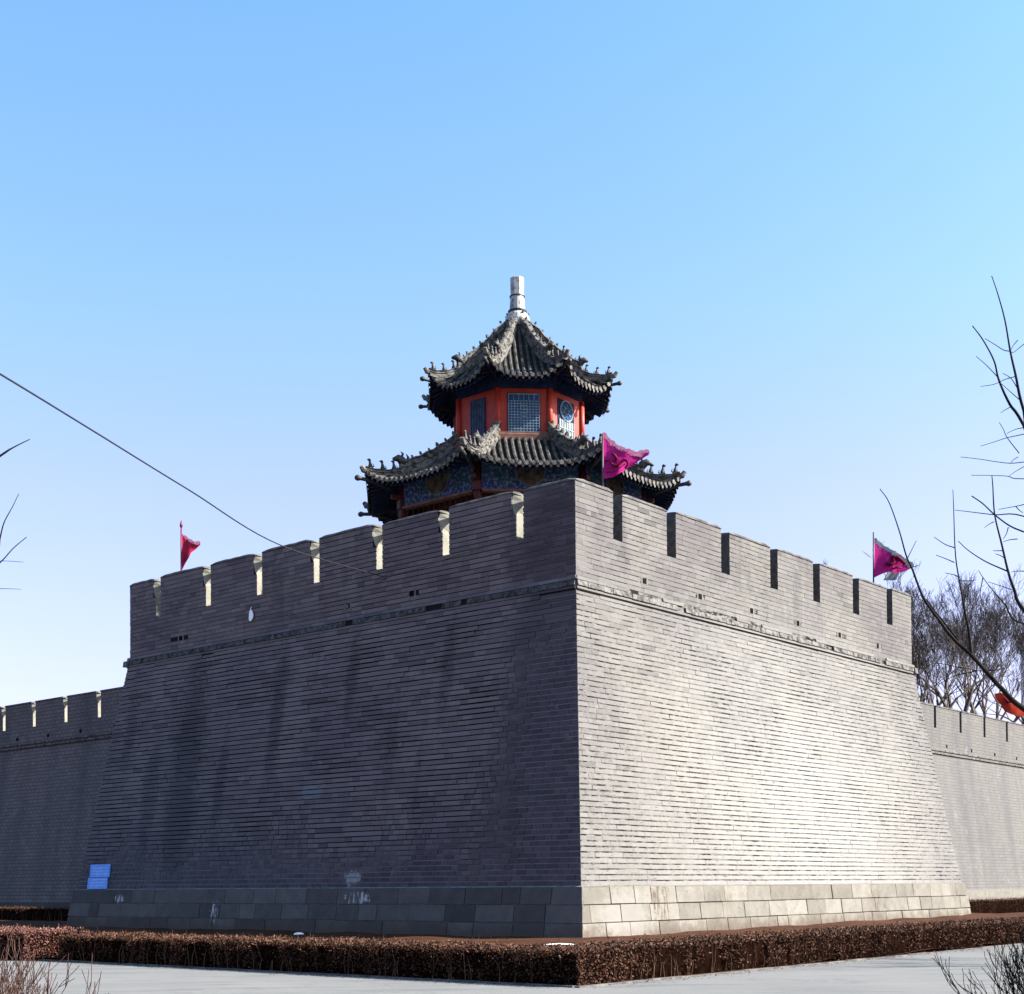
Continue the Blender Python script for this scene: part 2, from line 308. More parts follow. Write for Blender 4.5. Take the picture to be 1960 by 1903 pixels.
# ------------------------------------------------------------------ mesh builder
class MB:
    def __init__(s): s.v = []; s.f = []; s.uv = []; s.mi = []; s.r = []
    def face(s, pts, uvs=None, mi=0, r=None):
        n = len(s.v); s.v += [tuple(p) for p in pts]; s.f.append(tuple(range(n, n+len(pts))))
        s.uv += list(uvs) if uvs else [(p[0], p[2]) for p in pts]; s.mi.append(mi); s.r.append(random.random() if r is None else r)
    def grid(s, rows, uvrows=None, mi=0, close=False, r=0.5):
        """rows of points, shared vertices"""
        n = len(s.v); m = len(rows[0])
        for i, row in enumerate(rows):
            for j, p in enumerate(row):
                s.v.append(tuple(p)); s.uv.append(uvrows[i][j] if uvrows else (p[0]+p[1], p[2]))
        for i in range(len(rows)-1):
            for j in range(m if close else m-1):
                k = (j+1) % m
                s.f.append((n+i*m+j, n+i*m+k, n+(i+1)*m+k, n+(i+1)*m+j)); s.mi.append(mi); s.r.append(r)
    def hexa(s, p, mi=0, r=None, uv=None):
        """p = 8 points: bottom 4 (front-left, front-right, back-right, back-left), top 4"""
        n = len(s.v); s.v += [tuple(q) for q in p]; s.uv += uv if uv else [(q[0]+q[1]*0.6, q[2]) for q in p]
        for f in ((0, 1, 5, 4), (1, 2, 6, 5), (2, 3, 7, 6), (3, 0, 4, 7), (4, 5, 6, 7), (3, 2, 1, 0)):
            s.f.append(tuple(n+i for i in f)); s.mi.append(mi); s.r.append(random.random() if r is None else r)
    def box(s, c, sx, sy, sz, ax=Vector((1, 0, 0)), ay=Vector((0, 1, 0)), mi=0, r=None):
        c = Vector(c); ax = ax*sx/2; ay = ay*sy/2; z = Vector((0, 0, sz/2))
        s.hexa([c-ax-ay-z, c+ax-ay-z, c+ax+ay-z, c-ax+ay-z, c-ax-ay+z, c+ax-ay+z, c+ax+ay+z, c-ax+ay+z], mi, r)
    def tube(s, pts, rads, n=5, cap=True, mi=0, r=0.5):
        rows = []; pts = [Vector(p) for p in pts]
        up = None
        for i, p in enumerate(pts):
            d = (pts[min(i+1, len(pts)-1)] - pts[max(i-1, 0)])
            if d.length < 1e-9: d = Vector((0, 0, 1))
            d.normalize()
            if up is None: up = d.orthogonal().normalized()
            up = (up - d*up.dot(d)); up = up.normalized() if up.length > 1e-6 else d.orthogonal().normalized()
            b = d.cross(up)
            rows.append([p + (up*math.cos(2*math.pi*k/n) + b*math.sin(2*math.pi*k/n))*rads[i] for k in range(n)])
        b0 = len(s.v); s.grid(rows, mi=mi, close=True, r=r)
        if cap:
            s.f.append(tuple(b0+k for k in range(n))[::-1]); s.mi.append(mi); s.r.append(r)
            e = b0+(len(rows)-1)*n; s.f.append(tuple(e+k for k in range(n))); s.mi.append(mi); s.r.append(r)
    def lathe(s, c, prof, n=12, mi=0, axis=None):
        c = Vector(c); rows = [[c+Vector((rr*math.cos(2*math.pi*k/n), rr*math.sin(2*math.pi*k/n), z)) for k in range(n)] for rr, z in prof]
        s.grid(rows, mi=mi, close=True)
    def build(s, name, mats, parent=None, smooth=False, **props):
        me = bpy.data.meshes.new(name); me.from_pydata(s.v, [], s.f)
        if not isinstance(mats, (list, tuple)): mats = [mats]
        for m in mats: me.materials.append(m)
        me.polygons.foreach_set('material_index', s.mi)
        uvl = me.uv_layers.new(name='UVMap')
        li = [0]*len(me.loops); me.loops.foreach_get('vertex_index', li)
        fl = []
        for i in li: fl += [s.uv[i][0], s.uv[i][1]]
        uvl.data.foreach_set('uv', fl)
        at_ = me.attributes.new('rnd', 'FLOAT', 'FACE'); at_.data.foreach_set('value', s.r)
        if smooth: me.polygons.foreach_set('use_smooth', [True]*len(me.polygons))
        me.update(); me.validate()
        o = bpy.data.objects.new(name, me); COL.objects.link(o)
        if parent:
            o.parent = parent; o.matrix_parent_inverse = Matrix.Translation(-parent.location)
        for k, v in props.items(): o[k] = v
        return o
def thing(name, loc, label, cat, group=None):
    o = bpy.data.objects.new(name, None); COL.objects.link(o); o.location = loc; o.empty_display_size = 0.3
    o['label'] = label; o['category'] = cat
    if group: o['group'] = group
    return o
def V(x, y, z=0.0): return Vector((x, y, z))

# ------------------------------------------------------------------ setting: ground, soil, path
ANG = 0.7011
UL = V(-math.cos(ANG), math.sin(ANG)); UR = V(math.sin(ANG), math.cos(ANG))
C0 = V(2.051, 43.84)
L1, L2, HT, HS, HP = 23.5, 24.33, 14.34, 11.25, 1.57
g = MB(); g.face([(-2500, -300, -0.02), (2500, -300, -0.02), (2500, 4000, -0.02), (-2500, 4000, -0.02)])
g.build('ground', M['soil'], kind='structure')

HV = V(1.02, 22.28)                      # outer foot of the hedge corner
path = MB()
a = HV - UL*0.12 - UR*0.12
path.face([a + UL*60, a, a + UR*60, V(90, 40), V(90, -60), V(-90, -60), V(-90, 40)])
path.build('path', M['path'], kind='structure')
kb = MB()
def strip(mb, p0, p1, w, z0, z1, inward, seg=1.0, mi=0):
    d = (p1-p0); n = max(1, int(d.length/seg)); d = d/n
    for i in range(n):
        q0 = p0+d*i + d.normalized()*0.006; q1 = p0+d*(i+1) - d.normalized()*0.006; k = inward*w; j = random.uniform(-0.006, 0.006)
        mb.hexa([q0+V(0, 0, z0), q1+V(0, 0, z0), q1+k+V(0, 0, z0), q0+k+V(0, 0, z0), q0+V(0, 0, z1+j), q1+V(0, 0, z1+j), q1+k+V(0, 0, z1+j), q0+k+V(0, 0, z1+j)], mi)
strip(kb, a + UL*0.13, a + UL*40, 0.10, -0.1, 0.025, UR)
strip(kb, a, a + UR*40, 0.10, -0.1, 0.025, UL)
kb.build('kerb', M['coping'], kind='structure')
# soil bed between hedge and wall, gently banked towards the far ends
sb = MB(); rows = []
HI = HV + UL*0.05 + UR*0.05
for i in range(0, 61):
    row = []
    for j in range(0, 61):
        u = -2 + i*0.8; v = -2 + j*0.8     # along UL, along UR from HI
        if u < 0: u = 0
        if v < 0: v = 0
        p = HI + UL*u + UR*v
        z = 0.012 + 0.10*noise.noise(Vector((p.x*0.5, p.y*0.5, 0)))*min(1, (u+v)*0.1) + 0.05*min(1, max(0, (u+v)-3)/10)
        z += 0.10*max(0, min(1, (v-18)/16)) + 0.03*max(0, min(1, (u-18)/16))
        row.append(p + V(0, 0, max(z, 0.012)))
    rows.append(row)
sb.grid(rows); sb.build('soil_bed', M['soil'], smooth=True, kind='structure')

# ------------------------------------------------------------------ brick walls
class Face:
    """a battered wall face: u along the foot, z up, outward normal n"""
    def __init__(s, o, d, n, hs, b, e0, e1, length): s.o, s.d, s.n, s.hs, s.b, s.e0, s.e1, s.len = o, d, n, hs, b, e0, e1, length
    def k(s, z): return max(0.0, 1 - z/s.hs)
    def p(s, u, z, off=0.0): return s.o + s.d*u + s.n*(s.b*s.k(z) + off) + V(0, 0, z)
    def lo(s, z): return -s.e0*s.k(z)
    def hi(s, z): return s.len + s.e1*s.k(z)
FL = Face(C0, UL, -UR, HS, 2.0156, 1.658, 1.4047, L1)
FR = Face(C0, UR, -UL, HS, 1.658, 2.0156, 1.955, L2)
FL.flip = False; FR.flip = True

def wavy(u, z, s=1.0): return 0.012*s*noise.noise(Vector((u*0.35, z*0.3, 3.1)))
def brick_field(mb, F, u0, u1, z0, z1, ch, bl, depth, joint, vj, holes=(), seed=0, edge=True, amp=1.0, tilt=0.007, body=-0.0, cd=0.03):
    """individual bricks standing proud of the mortar face; u0/u1 None = the whole face"""
    rn = random.Random(seed); z = z0; row = 0
    nrow = int(round((z1-z0)/ch)); ch = (z1-z0)/nrow
    for row in range(nrow):
        za = z0+row*ch; zb = za+ch
        A = F.lo(za) if u0 is None else u0; B = F.hi(za) if u1 is None else u1
        A2 = F.lo(zb) if u0 is None else u0; B2 = F.hi(zb) if u1 is None else u1
        u = A - (0.22 if row % 2 else 0) - rn.random()*0.1
        while u < B - 1e-4:
            l = bl*rn.uniform(0.75, 1.15) if not callable(bl) else bl(u, (za+zb)/2, rn)
            if rn.random() < 0.12: l *= 0.55
            ua, ub = u, u+l; u += l
            first = ua <= A + 0.02; last = ub >= B - 0.12
            if last: ub = B; u = B
            if first: ua = A
            if ub - ua < 0.03: continue
            um = (ua+ub)/2; zm = (za+zb)/2; skip = False
            for h in holes:
                if abs(um-h[0]) < h[2]/2 + 0.0 and abs(zm-h[1]) < h[3]/2: skip = True
            dd = depth(um, zm, rn); jj = joint(um, zm, rn)
            if dd <= 0.001 or skip: continue
            if (first or last) and edge: dd = min(dd, cd)*rn.uniform(0.30 if cd < 0.05 else 0.86, 1)
            w0 = wavy(um, za, amp); w1 = wavy(um, zb, amp)
            vq = vj(um, zm) if callable(vj) else vj
            g0 = 0 if (first and edge) else vq*rn.uniform(0.4, 1.3)/2; g1 = 0 if (last and edge) else vq*rn.uniform(0.4, 1.3)/2
            a0, b0, a1, b1 = ua+g0, ub-g1, ua+g0, ub-g1
            if first: a0 = A; a1 = A2
            if last: b0 = B; b1 = B2
            if first and edge: a0 -= dd-0.003; a1 -= dd-0.003; dd = min(dd, cd)
            if last and edge: b0 += dd-0.003; b1 += dd-0.003
            zl = za + jj/2 + w0; zh = zb - jj/2 + w1
            P = F.p; n = len(mb.v); r = rn.random(); t = tilt*rn.uniform(0, 1.4)
            pts = [P(a0, zl, dd), P(b0, zl, dd), P(b1, zh, dd+t), P(a1, zh, dd+t), P(a0, zl, body), P(b0, zl, body), P(b1, zh, body), P(a1, zh, body)]
            mb.v += [tuple(q) for q in pts]; mb.uv += [(a0, zl), (b0, zl), (b1, zh), (a1, zh), (a0, zl), (b0, zl), (b1, zh), (a1, zh)]
            for f in ((0, 1, 2, 3), (0, 4, 5, 1), (1, 5, 6, 2), (2, 6, 7, 3), (3, 7, 4, 0)):
                mb.f.append(tuple(n+i for i in f)); mb.mi.append(0); mb.r.append(r)
def sheet(mb, F, z0, z1, mi, off=0.0, seg=1, u0=None, u1=None):
    rows = []; uvs = []
    for i in range(seg+1):
        z = z0+(z1-z0)*i/seg; A = F.lo(z) if u0 is None else u0; B = F.hi(z) if u1 is None else u1
        rows.append([F.p(A-(off if u0 is None else 0), z, off), F.p(B+(off if u1 is None else 0), z, off)]); uvs.append([(A, z), (B, z)])
    mb.grid(rows, uvs, mi)

def flatblock(mb, F, u0, u1, z0, z1, o0, o1, mi):
    mb.hexa([F.p(u0, z0, o0), F.p(u1, z0, o0), F.p(u1, z0, o1), F.p(u0, z0, o1), F.p(u0, z1, o0), F.p(u1, z1, o0), F.p(u1, z1, o1), F.p(u0, z1, o1)], mi, 0.5,
            uv=[(u0, z0), (u1, z0), (u1, z0), (u0, z0), (u0, z1), (u1, z1), (u1, z1), (u0, z1)])
bast = thing('corner_bastion', C0, 'tall grey brick corner bastion with battered faces, crenellated parapet and stone foot below the pavilion', 'fortress wall')
# solid core (its far faces and the terrace)
def frustum(mb, z0, z1, inset, mi=0):
    pts = []
    for z in (z0, z1):
        k = max(0, 1-z/HS)
        a = C0 - UL*(1.658*k) - UR*(2.0156*k); b = C0 + UL*(L1+1.4047*k) - UR*(2.0156*k)
        c = C0 + UL*(L1+1.4047*k) + UR*(L2+1.955*k); d = C0 - UL*(1.658*k) + UR*(L2+1.955*k)
        a += (UL+UR)*inset; b += (UR-UL)*inset; c -= (UL+UR)*inset; d += (UL-UR)*inset
        pts += [q+V(0, 0, z) for q in (a, b, c, d)]
    mb.hexa(pts, mi)
core = MB(); frustum(core, 0.0, HS-0.05, 0.05)
core.build('wall_core', M['terrace'], bast)

def fresh(u, z):
    """-1..1: how far a spot lies inside the flush, light-jointed brickwork low down and beside the corner"""
    n1 = noise.noise(Vector((u*0.30, z*0.30, 1.0))); n2 = noise.noise(Vector((u*1.1, z*0.9, 5.0)))
    low = (3.1 + n1*1.8 + n2*0.9 - z)/0.9
    side = min((2.0 + n1*1.8 + n2*1.0 - u)/0.9, (9.2 + n1*1.5 - z)/0.8)
    return max(-1, min(1, max(low, side)))
def dL(u, z, rn):
    if fresh(u, z) + rn.uniform(-0.9, 0.9) > 0: return 0.012 + rn.random()*0.010
    f = noise.noise(Vector((u*0.4, z*2.2, 7.0)))
    if f > 0.42: return 0.008 + rn.random()*0.01
    return 0.034 + 0.014*max(-1, min(1, -fresh(u, z))) + rn.random()*0.012
def jL(u, z, rn):
    if fresh(u, z) > -0.3: return 0.034
    return 0.036 + 0.03*max(0, noise.noise(Vector((u*0.5, z*0.6, 9.0))))
def vL(u, z): return 0.026 if fresh(u, z) > -0.1 else 0.008
def dR(u, z, rn):
    f = noise.noise(Vector((u*0.5, z*2.5, 17.0)))
    if f > 0.05: return 0.004 + rn.random()*0.004
    return 0.010 + rn.random()*0.008
def jR(u, z, rn): return 0.040 + 0.035*max(0, noise.noise(Vector((u*0.6, z*1.2, 19.0))))
def bL(u, z, rn):
    if fresh(u, z) > -0.6: return 0.40*rn.uniform(0.7, 1.15)
    return rn.choice((0.40, 0.44, 0.6, 0.9, 1.3))*rn.uniform(0.8, 1.2)
def bR(u, z, rn): return rn.choice((0.30, 0.44, 0.44, 0.7, 1.0))*rn.uniform(0.8, 1.2)
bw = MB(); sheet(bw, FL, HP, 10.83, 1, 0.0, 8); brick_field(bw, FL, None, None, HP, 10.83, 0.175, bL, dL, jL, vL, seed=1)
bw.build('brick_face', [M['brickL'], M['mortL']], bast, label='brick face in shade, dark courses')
bw = MB(); sheet(bw, FR, HP, 10.83, 1, 0.0, 8); brick_field(bw, FR, None, None, HP, 10.83, 0.172, bR, dR, jR, 0.004, seed=2)
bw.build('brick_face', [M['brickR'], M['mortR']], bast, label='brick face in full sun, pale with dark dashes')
# stone foot, three courses
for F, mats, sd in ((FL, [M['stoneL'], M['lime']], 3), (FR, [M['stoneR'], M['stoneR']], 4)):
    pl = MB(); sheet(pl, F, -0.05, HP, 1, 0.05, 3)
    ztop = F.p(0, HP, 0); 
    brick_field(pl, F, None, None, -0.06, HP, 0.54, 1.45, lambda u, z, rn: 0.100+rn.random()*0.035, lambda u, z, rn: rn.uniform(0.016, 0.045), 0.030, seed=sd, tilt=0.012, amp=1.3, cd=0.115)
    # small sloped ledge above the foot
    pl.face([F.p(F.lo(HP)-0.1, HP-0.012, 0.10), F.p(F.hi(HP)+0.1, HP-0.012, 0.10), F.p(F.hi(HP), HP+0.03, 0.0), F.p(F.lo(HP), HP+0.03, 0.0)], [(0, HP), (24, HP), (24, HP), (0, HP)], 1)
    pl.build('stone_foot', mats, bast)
# string course: dentil bricks under a flat projecting course
for F, sd, nm in ((FL, 5, 'L'), (FR, 6, 'R')):
    rn = random.Random(sd); sc = MB()
    sheet(sc, F, 10.8, 11.27, 0, 0.02, 1)
    u = F.lo(11)-0.02
    while u < F.hi(11):
        l = rn.uniform(0.25, 0.6); z1 = 11.10; z0 = 10.93 + rn.uniform(-0.012, 0.012); o = 0.10+rn.uniform(-0.012, 0.01)
        ub = min(u+l, F.hi(11)+0.05)
        if rn.random() > 0.04:
            sc.hexa([F.p(u+0.012, z0, o), F.p(ub-0.012, z0, o), F.p(ub-0.012, z0, 0), F.p(u+0.012, z0, 0), F.p(u+0.012, z1, o), F.p(ub-0.012, z1, o), F.p(ub-0.012, z1, 0), F.p(u+0.012, z1, 0)], 1, rn.random())
        u += l
    flatblock(sc, F, F.lo(11)-0.02, F.hi(11)+0.02, 10.79, 10.83, 0.05, 0, 3); flatblock(sc, F, F.lo(11)-0.02, F.hi(11)+0.02, 10.835, 10.92, 0.055, 0, 2)  # near-black strip painted as the shadow line under the string course
    flatblock(sc, F, F.hi(11)-0.05, F.hi(11)+0.22, 10.86, 11.10, 0.14, -0.1, 2)
    u = F.lo(11)-0.08
    while u < F.hi(11)+0.05:                                 # upper course, chipped
        l = rn.uniform(0.5, 1.3); ub = min(u+l, F.hi(11)+0.08)
        if rn.random() > (0.22 if nm == 'R' else 0.05):
            sc.hexa([F.p(u, 11.125, 0.085), F.p(ub-0.01, 11.125, 0.085), F.p(ub-0.01, 11.125, 0), F.p(u, 11.125, 0), F.p(u, 11.24, 0.07), F.p(ub-0.01, 11.24, 0.07), F.p(ub-0.01, 11.24, 0), F.p(u, 11.24, 0)], 2, rn.random())
        u += l
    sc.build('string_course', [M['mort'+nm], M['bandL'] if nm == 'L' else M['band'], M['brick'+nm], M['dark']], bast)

# parapet: a low band with drain holes, then merlons parted by narrow slits
TH = 0.55; ZP0, ZP1, ZT = 11.25, 12.75, 14.28
SL = [2.08, 5.32, 8.5, 11.78, 15.0, 18.11, 21.38]        # far edges of slits on the shaded side start here
SRr = [(1.98, 2.49), (5.06, 5.62), (8.52, 9.1), (11.99, 12.56), (15.33, 15.9), (18.73, 19.3), (21.89, 22.45)]
HL = [3.71, 6.97, 10.17, 13.48, 16.72, 19.92]; HR = [3.59, 6.98, 10.47, 13.95, 17.4, 20.84]
def dP(u, z, rn): return 0.008+rn.random()*0.007
def dPs(u, z, rn):
    return 0.024+rn.random()*0.014 if u < 9+3*noise.noise(Vector((u*.3, z*.6, 2))) else 0.008+rn.random()*0.01
for F, holes, nm, sd in ((FL, HL, 'L', 10), (FR, HR, 'R', 20)):
    pb = MB(); end = F.len
    start = 0.0 if nm == 'L' else TH
    flatblock(pb, F, start if nm == 'R' else 0, end, ZP0, ZP1, 0.0, -TH, 1)
    hs = [(h+0.13, 11.68, 0.30, 0.19) for h in holes]
    brick_field(pb, F, 0, end, ZP0, ZP1, 0.172, bR, dPs if nm == 'L' else dP, lambda u, z, rn: 0.030 if u < 12 else 0.020, 0.004, holes=hs, seed=sd)
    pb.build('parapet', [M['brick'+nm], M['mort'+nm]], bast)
    for h in holes:
        dh = MB(); flatblock(dh, F, h+0.02, h+0.24, 11.57, 11.78, 0.012, -0.2, 0)
        # brick lip round the outlet
        flatblock(dh, F, h-0.08, h+0.34, 11.785, 11.81, 0.016, -0.1, 1)
        flatblock(dh, F, h-0.08, h+0.34, 11.545, 11.565, 0.022, -0.1, 1)
        flatblock(dh, F, h-0.06, h+0.015, 11.567, 11.783, 0.012, -0.1, 1); flatblock(dh, F, h+0.245, h+0.32, 11.567, 11.783, 0.012, -0.1, 1)
        dh.build('drain_hole', [M['dark'], M['brick'+nm]], bast)

def merlon(F, u0, u1, nm, sd, flare0=0.0, flare1=0.0, keyhole=False, first=False):
    """u0<u1 at the outer face; flare* = how much narrower the inner face is at each side"""
    mb = MB(); zt = ZT + random.Random(sd).uniform(-0.04, 0.04)
    o, i = 0.0, -TH
    i0, i1 = u0+flare0, u1-flare1
    # body as plan polygon, with the keyhole widening at the top of the u0 side
    def ring(z, ex, e2): return [F.p(u0+ex, z, o), F.p(u1-e2, z, o), F.p(i1, z, i), F.p(i0, z, i), F.p(u0, z, o-0.30*(1 if ex > 0 else 0)-0.0001)]
    zs = [ZP1, zt]
    kk = [(ZP1, 0.0), (zt, 0.0)]
    if keyhole: kk = [(ZP1, 0.0), (zt-0.78, 0.0), (zt-0.66, 0.10), (zt-0.45, 0.17), (zt-0.2, 0.19), (zt-0.05, 0.14), (zt, 0.08)]
    rows = [ring(z, e if e > 0 else 0.0, 0) for z, e in kk]; n = len(mb.v)
    uvs = [[(u0, z), (u1, z), (i1, z), (i0, z), (u0, z)] for z, e in kk]
    mb.grid(rows, uvs, 1, close=True)
    # faces 1.. reveals get the reveal material
    m = 5
    for k in range(len(kk)-1):
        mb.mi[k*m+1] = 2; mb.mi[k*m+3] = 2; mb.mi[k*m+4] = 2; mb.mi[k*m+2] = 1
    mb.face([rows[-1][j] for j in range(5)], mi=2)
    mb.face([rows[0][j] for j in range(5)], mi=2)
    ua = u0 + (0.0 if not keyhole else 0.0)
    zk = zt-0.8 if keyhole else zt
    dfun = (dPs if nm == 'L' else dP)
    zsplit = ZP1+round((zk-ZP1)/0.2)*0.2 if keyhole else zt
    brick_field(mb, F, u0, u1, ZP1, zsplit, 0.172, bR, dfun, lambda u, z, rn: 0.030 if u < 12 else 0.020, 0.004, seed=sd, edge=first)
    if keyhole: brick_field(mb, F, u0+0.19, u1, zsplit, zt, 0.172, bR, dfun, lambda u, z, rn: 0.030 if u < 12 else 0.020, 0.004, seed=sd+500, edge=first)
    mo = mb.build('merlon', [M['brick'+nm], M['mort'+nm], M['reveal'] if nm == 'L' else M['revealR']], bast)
    # coping: a low rounded ridge of mortar over the merlon
    cp = MB(); prof = [(0.045, 0.0), (0.05, 0.05), (0.0, 0.10), (-TH*0.5, 0.13), (-TH, 0.10), (-TH-0.05, 0.05), (-TH-0.045, 0.0)]
    rn = random.Random(sd+9); ns = 9; rows = []
    a = u0 + (0.12 if keyhole else 0.0); b = u1
    for q in range(ns+1):
        t = q/ns; u = a+(b-a)*t; e = min(t, 1-t)*(b-a); dz = -0.05*max(0, 1-e/0.12) + rn.uniform(-0.012, 0.012)
        rows.append([F.p(u, zt+zz+(dz if zz > 0 else 0), oo) for oo, zz in prof])
    cp.grid(rows); cp.face(rows[0]); cp.face(rows[-1][::-1]); cp.face([rows[0][0], rows[-1][0], rows[-1][-1], rows[0][-1]])
    cp.build('coping', M['coping'], mo)
SWL = 0.30
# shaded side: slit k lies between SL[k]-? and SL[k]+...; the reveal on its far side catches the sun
prev = 0.0
for k, s in enumerate(SL):
    merlon(FL, prev, s, 'L', 100+k, flare0=0.0, flare1=0.68, keyhole=(k > 0), first=(k == 0)); prev = s+SWL
merlon(FL, prev, L1, 'L', 100+len(SL), keyhole=True, first=False)
prev = TH
for k, (s, e) in enumerate(SRr):
    u0 = TH if k == 0 else prev
    merlon(FR, 0.0 if k == 0 else u0, s, 'R', 200+k, first=(k == 0), flare0=(TH if k == 0 else 0)); prev = e
merlon(FR, prev, L2, 'R', 200+len(SRr))

# rear parapets, seen only from elsewhere
rp = MB()
q = C0+UL*L1
for (p0, p1, nrm) in ((C0+UL*L1+UR*TH, C0+UL*L1+UR*L2, -UL), (C0+UR*L2+UL*TH, C0+UR*L2+UL*(L1-TH), -UR)):
    d = (p1-p0); n = 7; d = d/n
    for i in range(n):
        x0 = p0+d*i; x1 = p0+d*(i+1)
        for (f0, f1, z0, z1) in ((0, 1, 11.2, 12.75), (0.0, 0.9, 12.753, 14.3)):
            y0 = x0+d*f0; y1 = x0+d*f1
            rp.hexa([y0+V(0, 0, z0), y1+V(0, 0, z0), y1+nrm*TH+V(0, 0, z0), y0+nrm*TH+V(0, 0, z0), y0+V(0, 0, z1), y1+V(0, 0, z1), y1+nrm*TH+V(0, 0, z1), y0+nrm*TH+V(0, 0, z1)], 0)
rp.build('rear_parapet', M['terrace'], bast)

# ------------------------------------------------------------------ curtain walls set back on either side
def curtain(name_label, origin, d, n, t0, t1, top, strz, slits, sw, mat, foot, footz, revmat, side):
    F = Face(origin, d, n, strz, 1.55, 0, 0, t1); F.lo = lambda z: t0; F.hi = lambda z: t1
    root = thing('curtain_wall', origin+d*t0, name_label, 'fortress wall')
    m = MB(); ns = 10
    rows = []; uvs = []
    for i in range(ns+1):
        z = strz*i/ns; rows.append([F.p(t0+(t1-t0)*j/20, z, 0.04*noise.noise(Vector((j, z, 0)))) for j in range(21)]); uvs.append([(t0+(t1-t0)*j/20, z) for j in range(21)])
    m.grid(rows, uvs, 0)
    flatblock(m, F, t0, t1, 0, strz-0.02, -1.7, -6, 0)
    m.build('brick_face', mat, root)
    m = MB(); z = footz
    m.hexa([F.p(t0, -0.05, 0.12), F.p(t1, -0.05, 0.12), F.p(t1, -0.05, -0.1), F.p(t0, -0.05, -0.1), F.p(t0, z, 0.12), F.p(t1, z, 0.12), F.p(t1, z, -0.1), F.p(t0, z, -0.1)])
    m.build('stone_foot', foot, root)
    m = MB()
    flatblock(m, F, t0, t1, strz-0.02, strz+0.10, 0.13, -0.3, 0); flatblock(m, F, t0, t1, strz+0.22, strz+0.32, 0.08, -0.3, 0)
    m.build('string_course', M['band'], root)
    zs = top-1.65
    m = MB(); flatblock(m, F, t0, t1, strz+0.101, zs, 0.0, -0.55, 0); m.build('parapet', mat, root)
    edges = [t0] + [e for s in slits for e in (s, s+sw)] + [t1]
    for i in range(0, len(edges)-1, 2):
        a, b = edges[i], edges[i+1]
        if b-a < 0.2: continue
        m = MB(); rr = (a+0.0, b-0.0)
        key = 0.16 if side == 'L' and i > 0 else 0.0
        rows = []; uvs = []
        for z, e in ((zs, 0), (top-0.6, 0), (top-0.45, key), (top-0.08, key), (top, key*0.3)):
            inn = 0.7 if side == 'L' else 0.0
            rows.append([F.p(a+e, z, 0), F.p(b, z, 0), F.p(b-inn, z, -0.55), F.p(a, z, -0.55), F.p(a, z, -0.3)]); uvs.append([(a, z), (b, z), (b, z), (a, z), (a, z)])
        m.grid(rows, uvs, 0, close=True); 
        for q in range(4): m.mi[q*5+1] = 1; m.mi[q*5+3] = 1; m.mi[q*5+4] = 1
        m.face(rows[-1], mi=0); mo = m.build('merlon', [mat, revmat], root)
        m = MB(); flatblock(m, F, a+key, b, top, top+0.09, 0.05, -0.6, 0); m.build('coping', M['coping'], mo)
    for s in slits:
        u = s+2.2
        if u+0.3 < t1:
            m = MB(); flatblock(m, F, u, u+0.22, strz+0.55, strz+0.77, 0.02, -0.1, 0); flatblock(m, F, u-0.06, u+0.28, strz+0.775, strz+0.82, 0.05, -0.1, 1); m.build('drain_hole', [M['dark'], mat], root)
    return F
CLs = [52.71-3.87*7 + 3.87*i for i in range(0, 15)]
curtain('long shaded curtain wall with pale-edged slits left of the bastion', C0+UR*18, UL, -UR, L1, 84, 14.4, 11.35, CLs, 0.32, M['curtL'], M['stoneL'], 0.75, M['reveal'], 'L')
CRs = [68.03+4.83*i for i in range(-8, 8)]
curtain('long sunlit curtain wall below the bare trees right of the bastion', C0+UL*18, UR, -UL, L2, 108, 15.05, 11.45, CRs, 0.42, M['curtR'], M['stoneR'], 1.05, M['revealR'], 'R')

# ------------------------------------------------------------------ octagonal pavilion
PC = C0 + UL*11.7 + UR*11.3
A0 = R(4.8)                                   # facet 0 faces the camera
def pol(r, a, z): return V(PC.x + r*math.sin(a), PC.y - r*math.cos(a), z)
def facet_dir(i): a = A0 + i*math.pi/4; return V(math.sin(a), -math.cos(a)), V(math.cos(a), math.sin(a))
C22 = math.cos(math.pi/8); T22 = math.tan(math.pi/8)
pav = thing('octagonal_pavilion', PC+V(0, 0, HS), 'two-storey octagonal pavilion with curved grey tile roofs and red upper walls on the bastion', 'pavilion')

def prism(mb, r0, r1, z0, z1, mi=0, n=8, uvw=True):
    rows = []; uvs = []
    for r, z in ((r0, z0), (r1, z1)):
        rows.append([pol(r, A0 + (k-0.5)*math.pi/4, z) for k in range(9)]); uvs.append([(k*r*0.77, z) for k in range(9)])
    mb.grid(rows, uvs, mi)

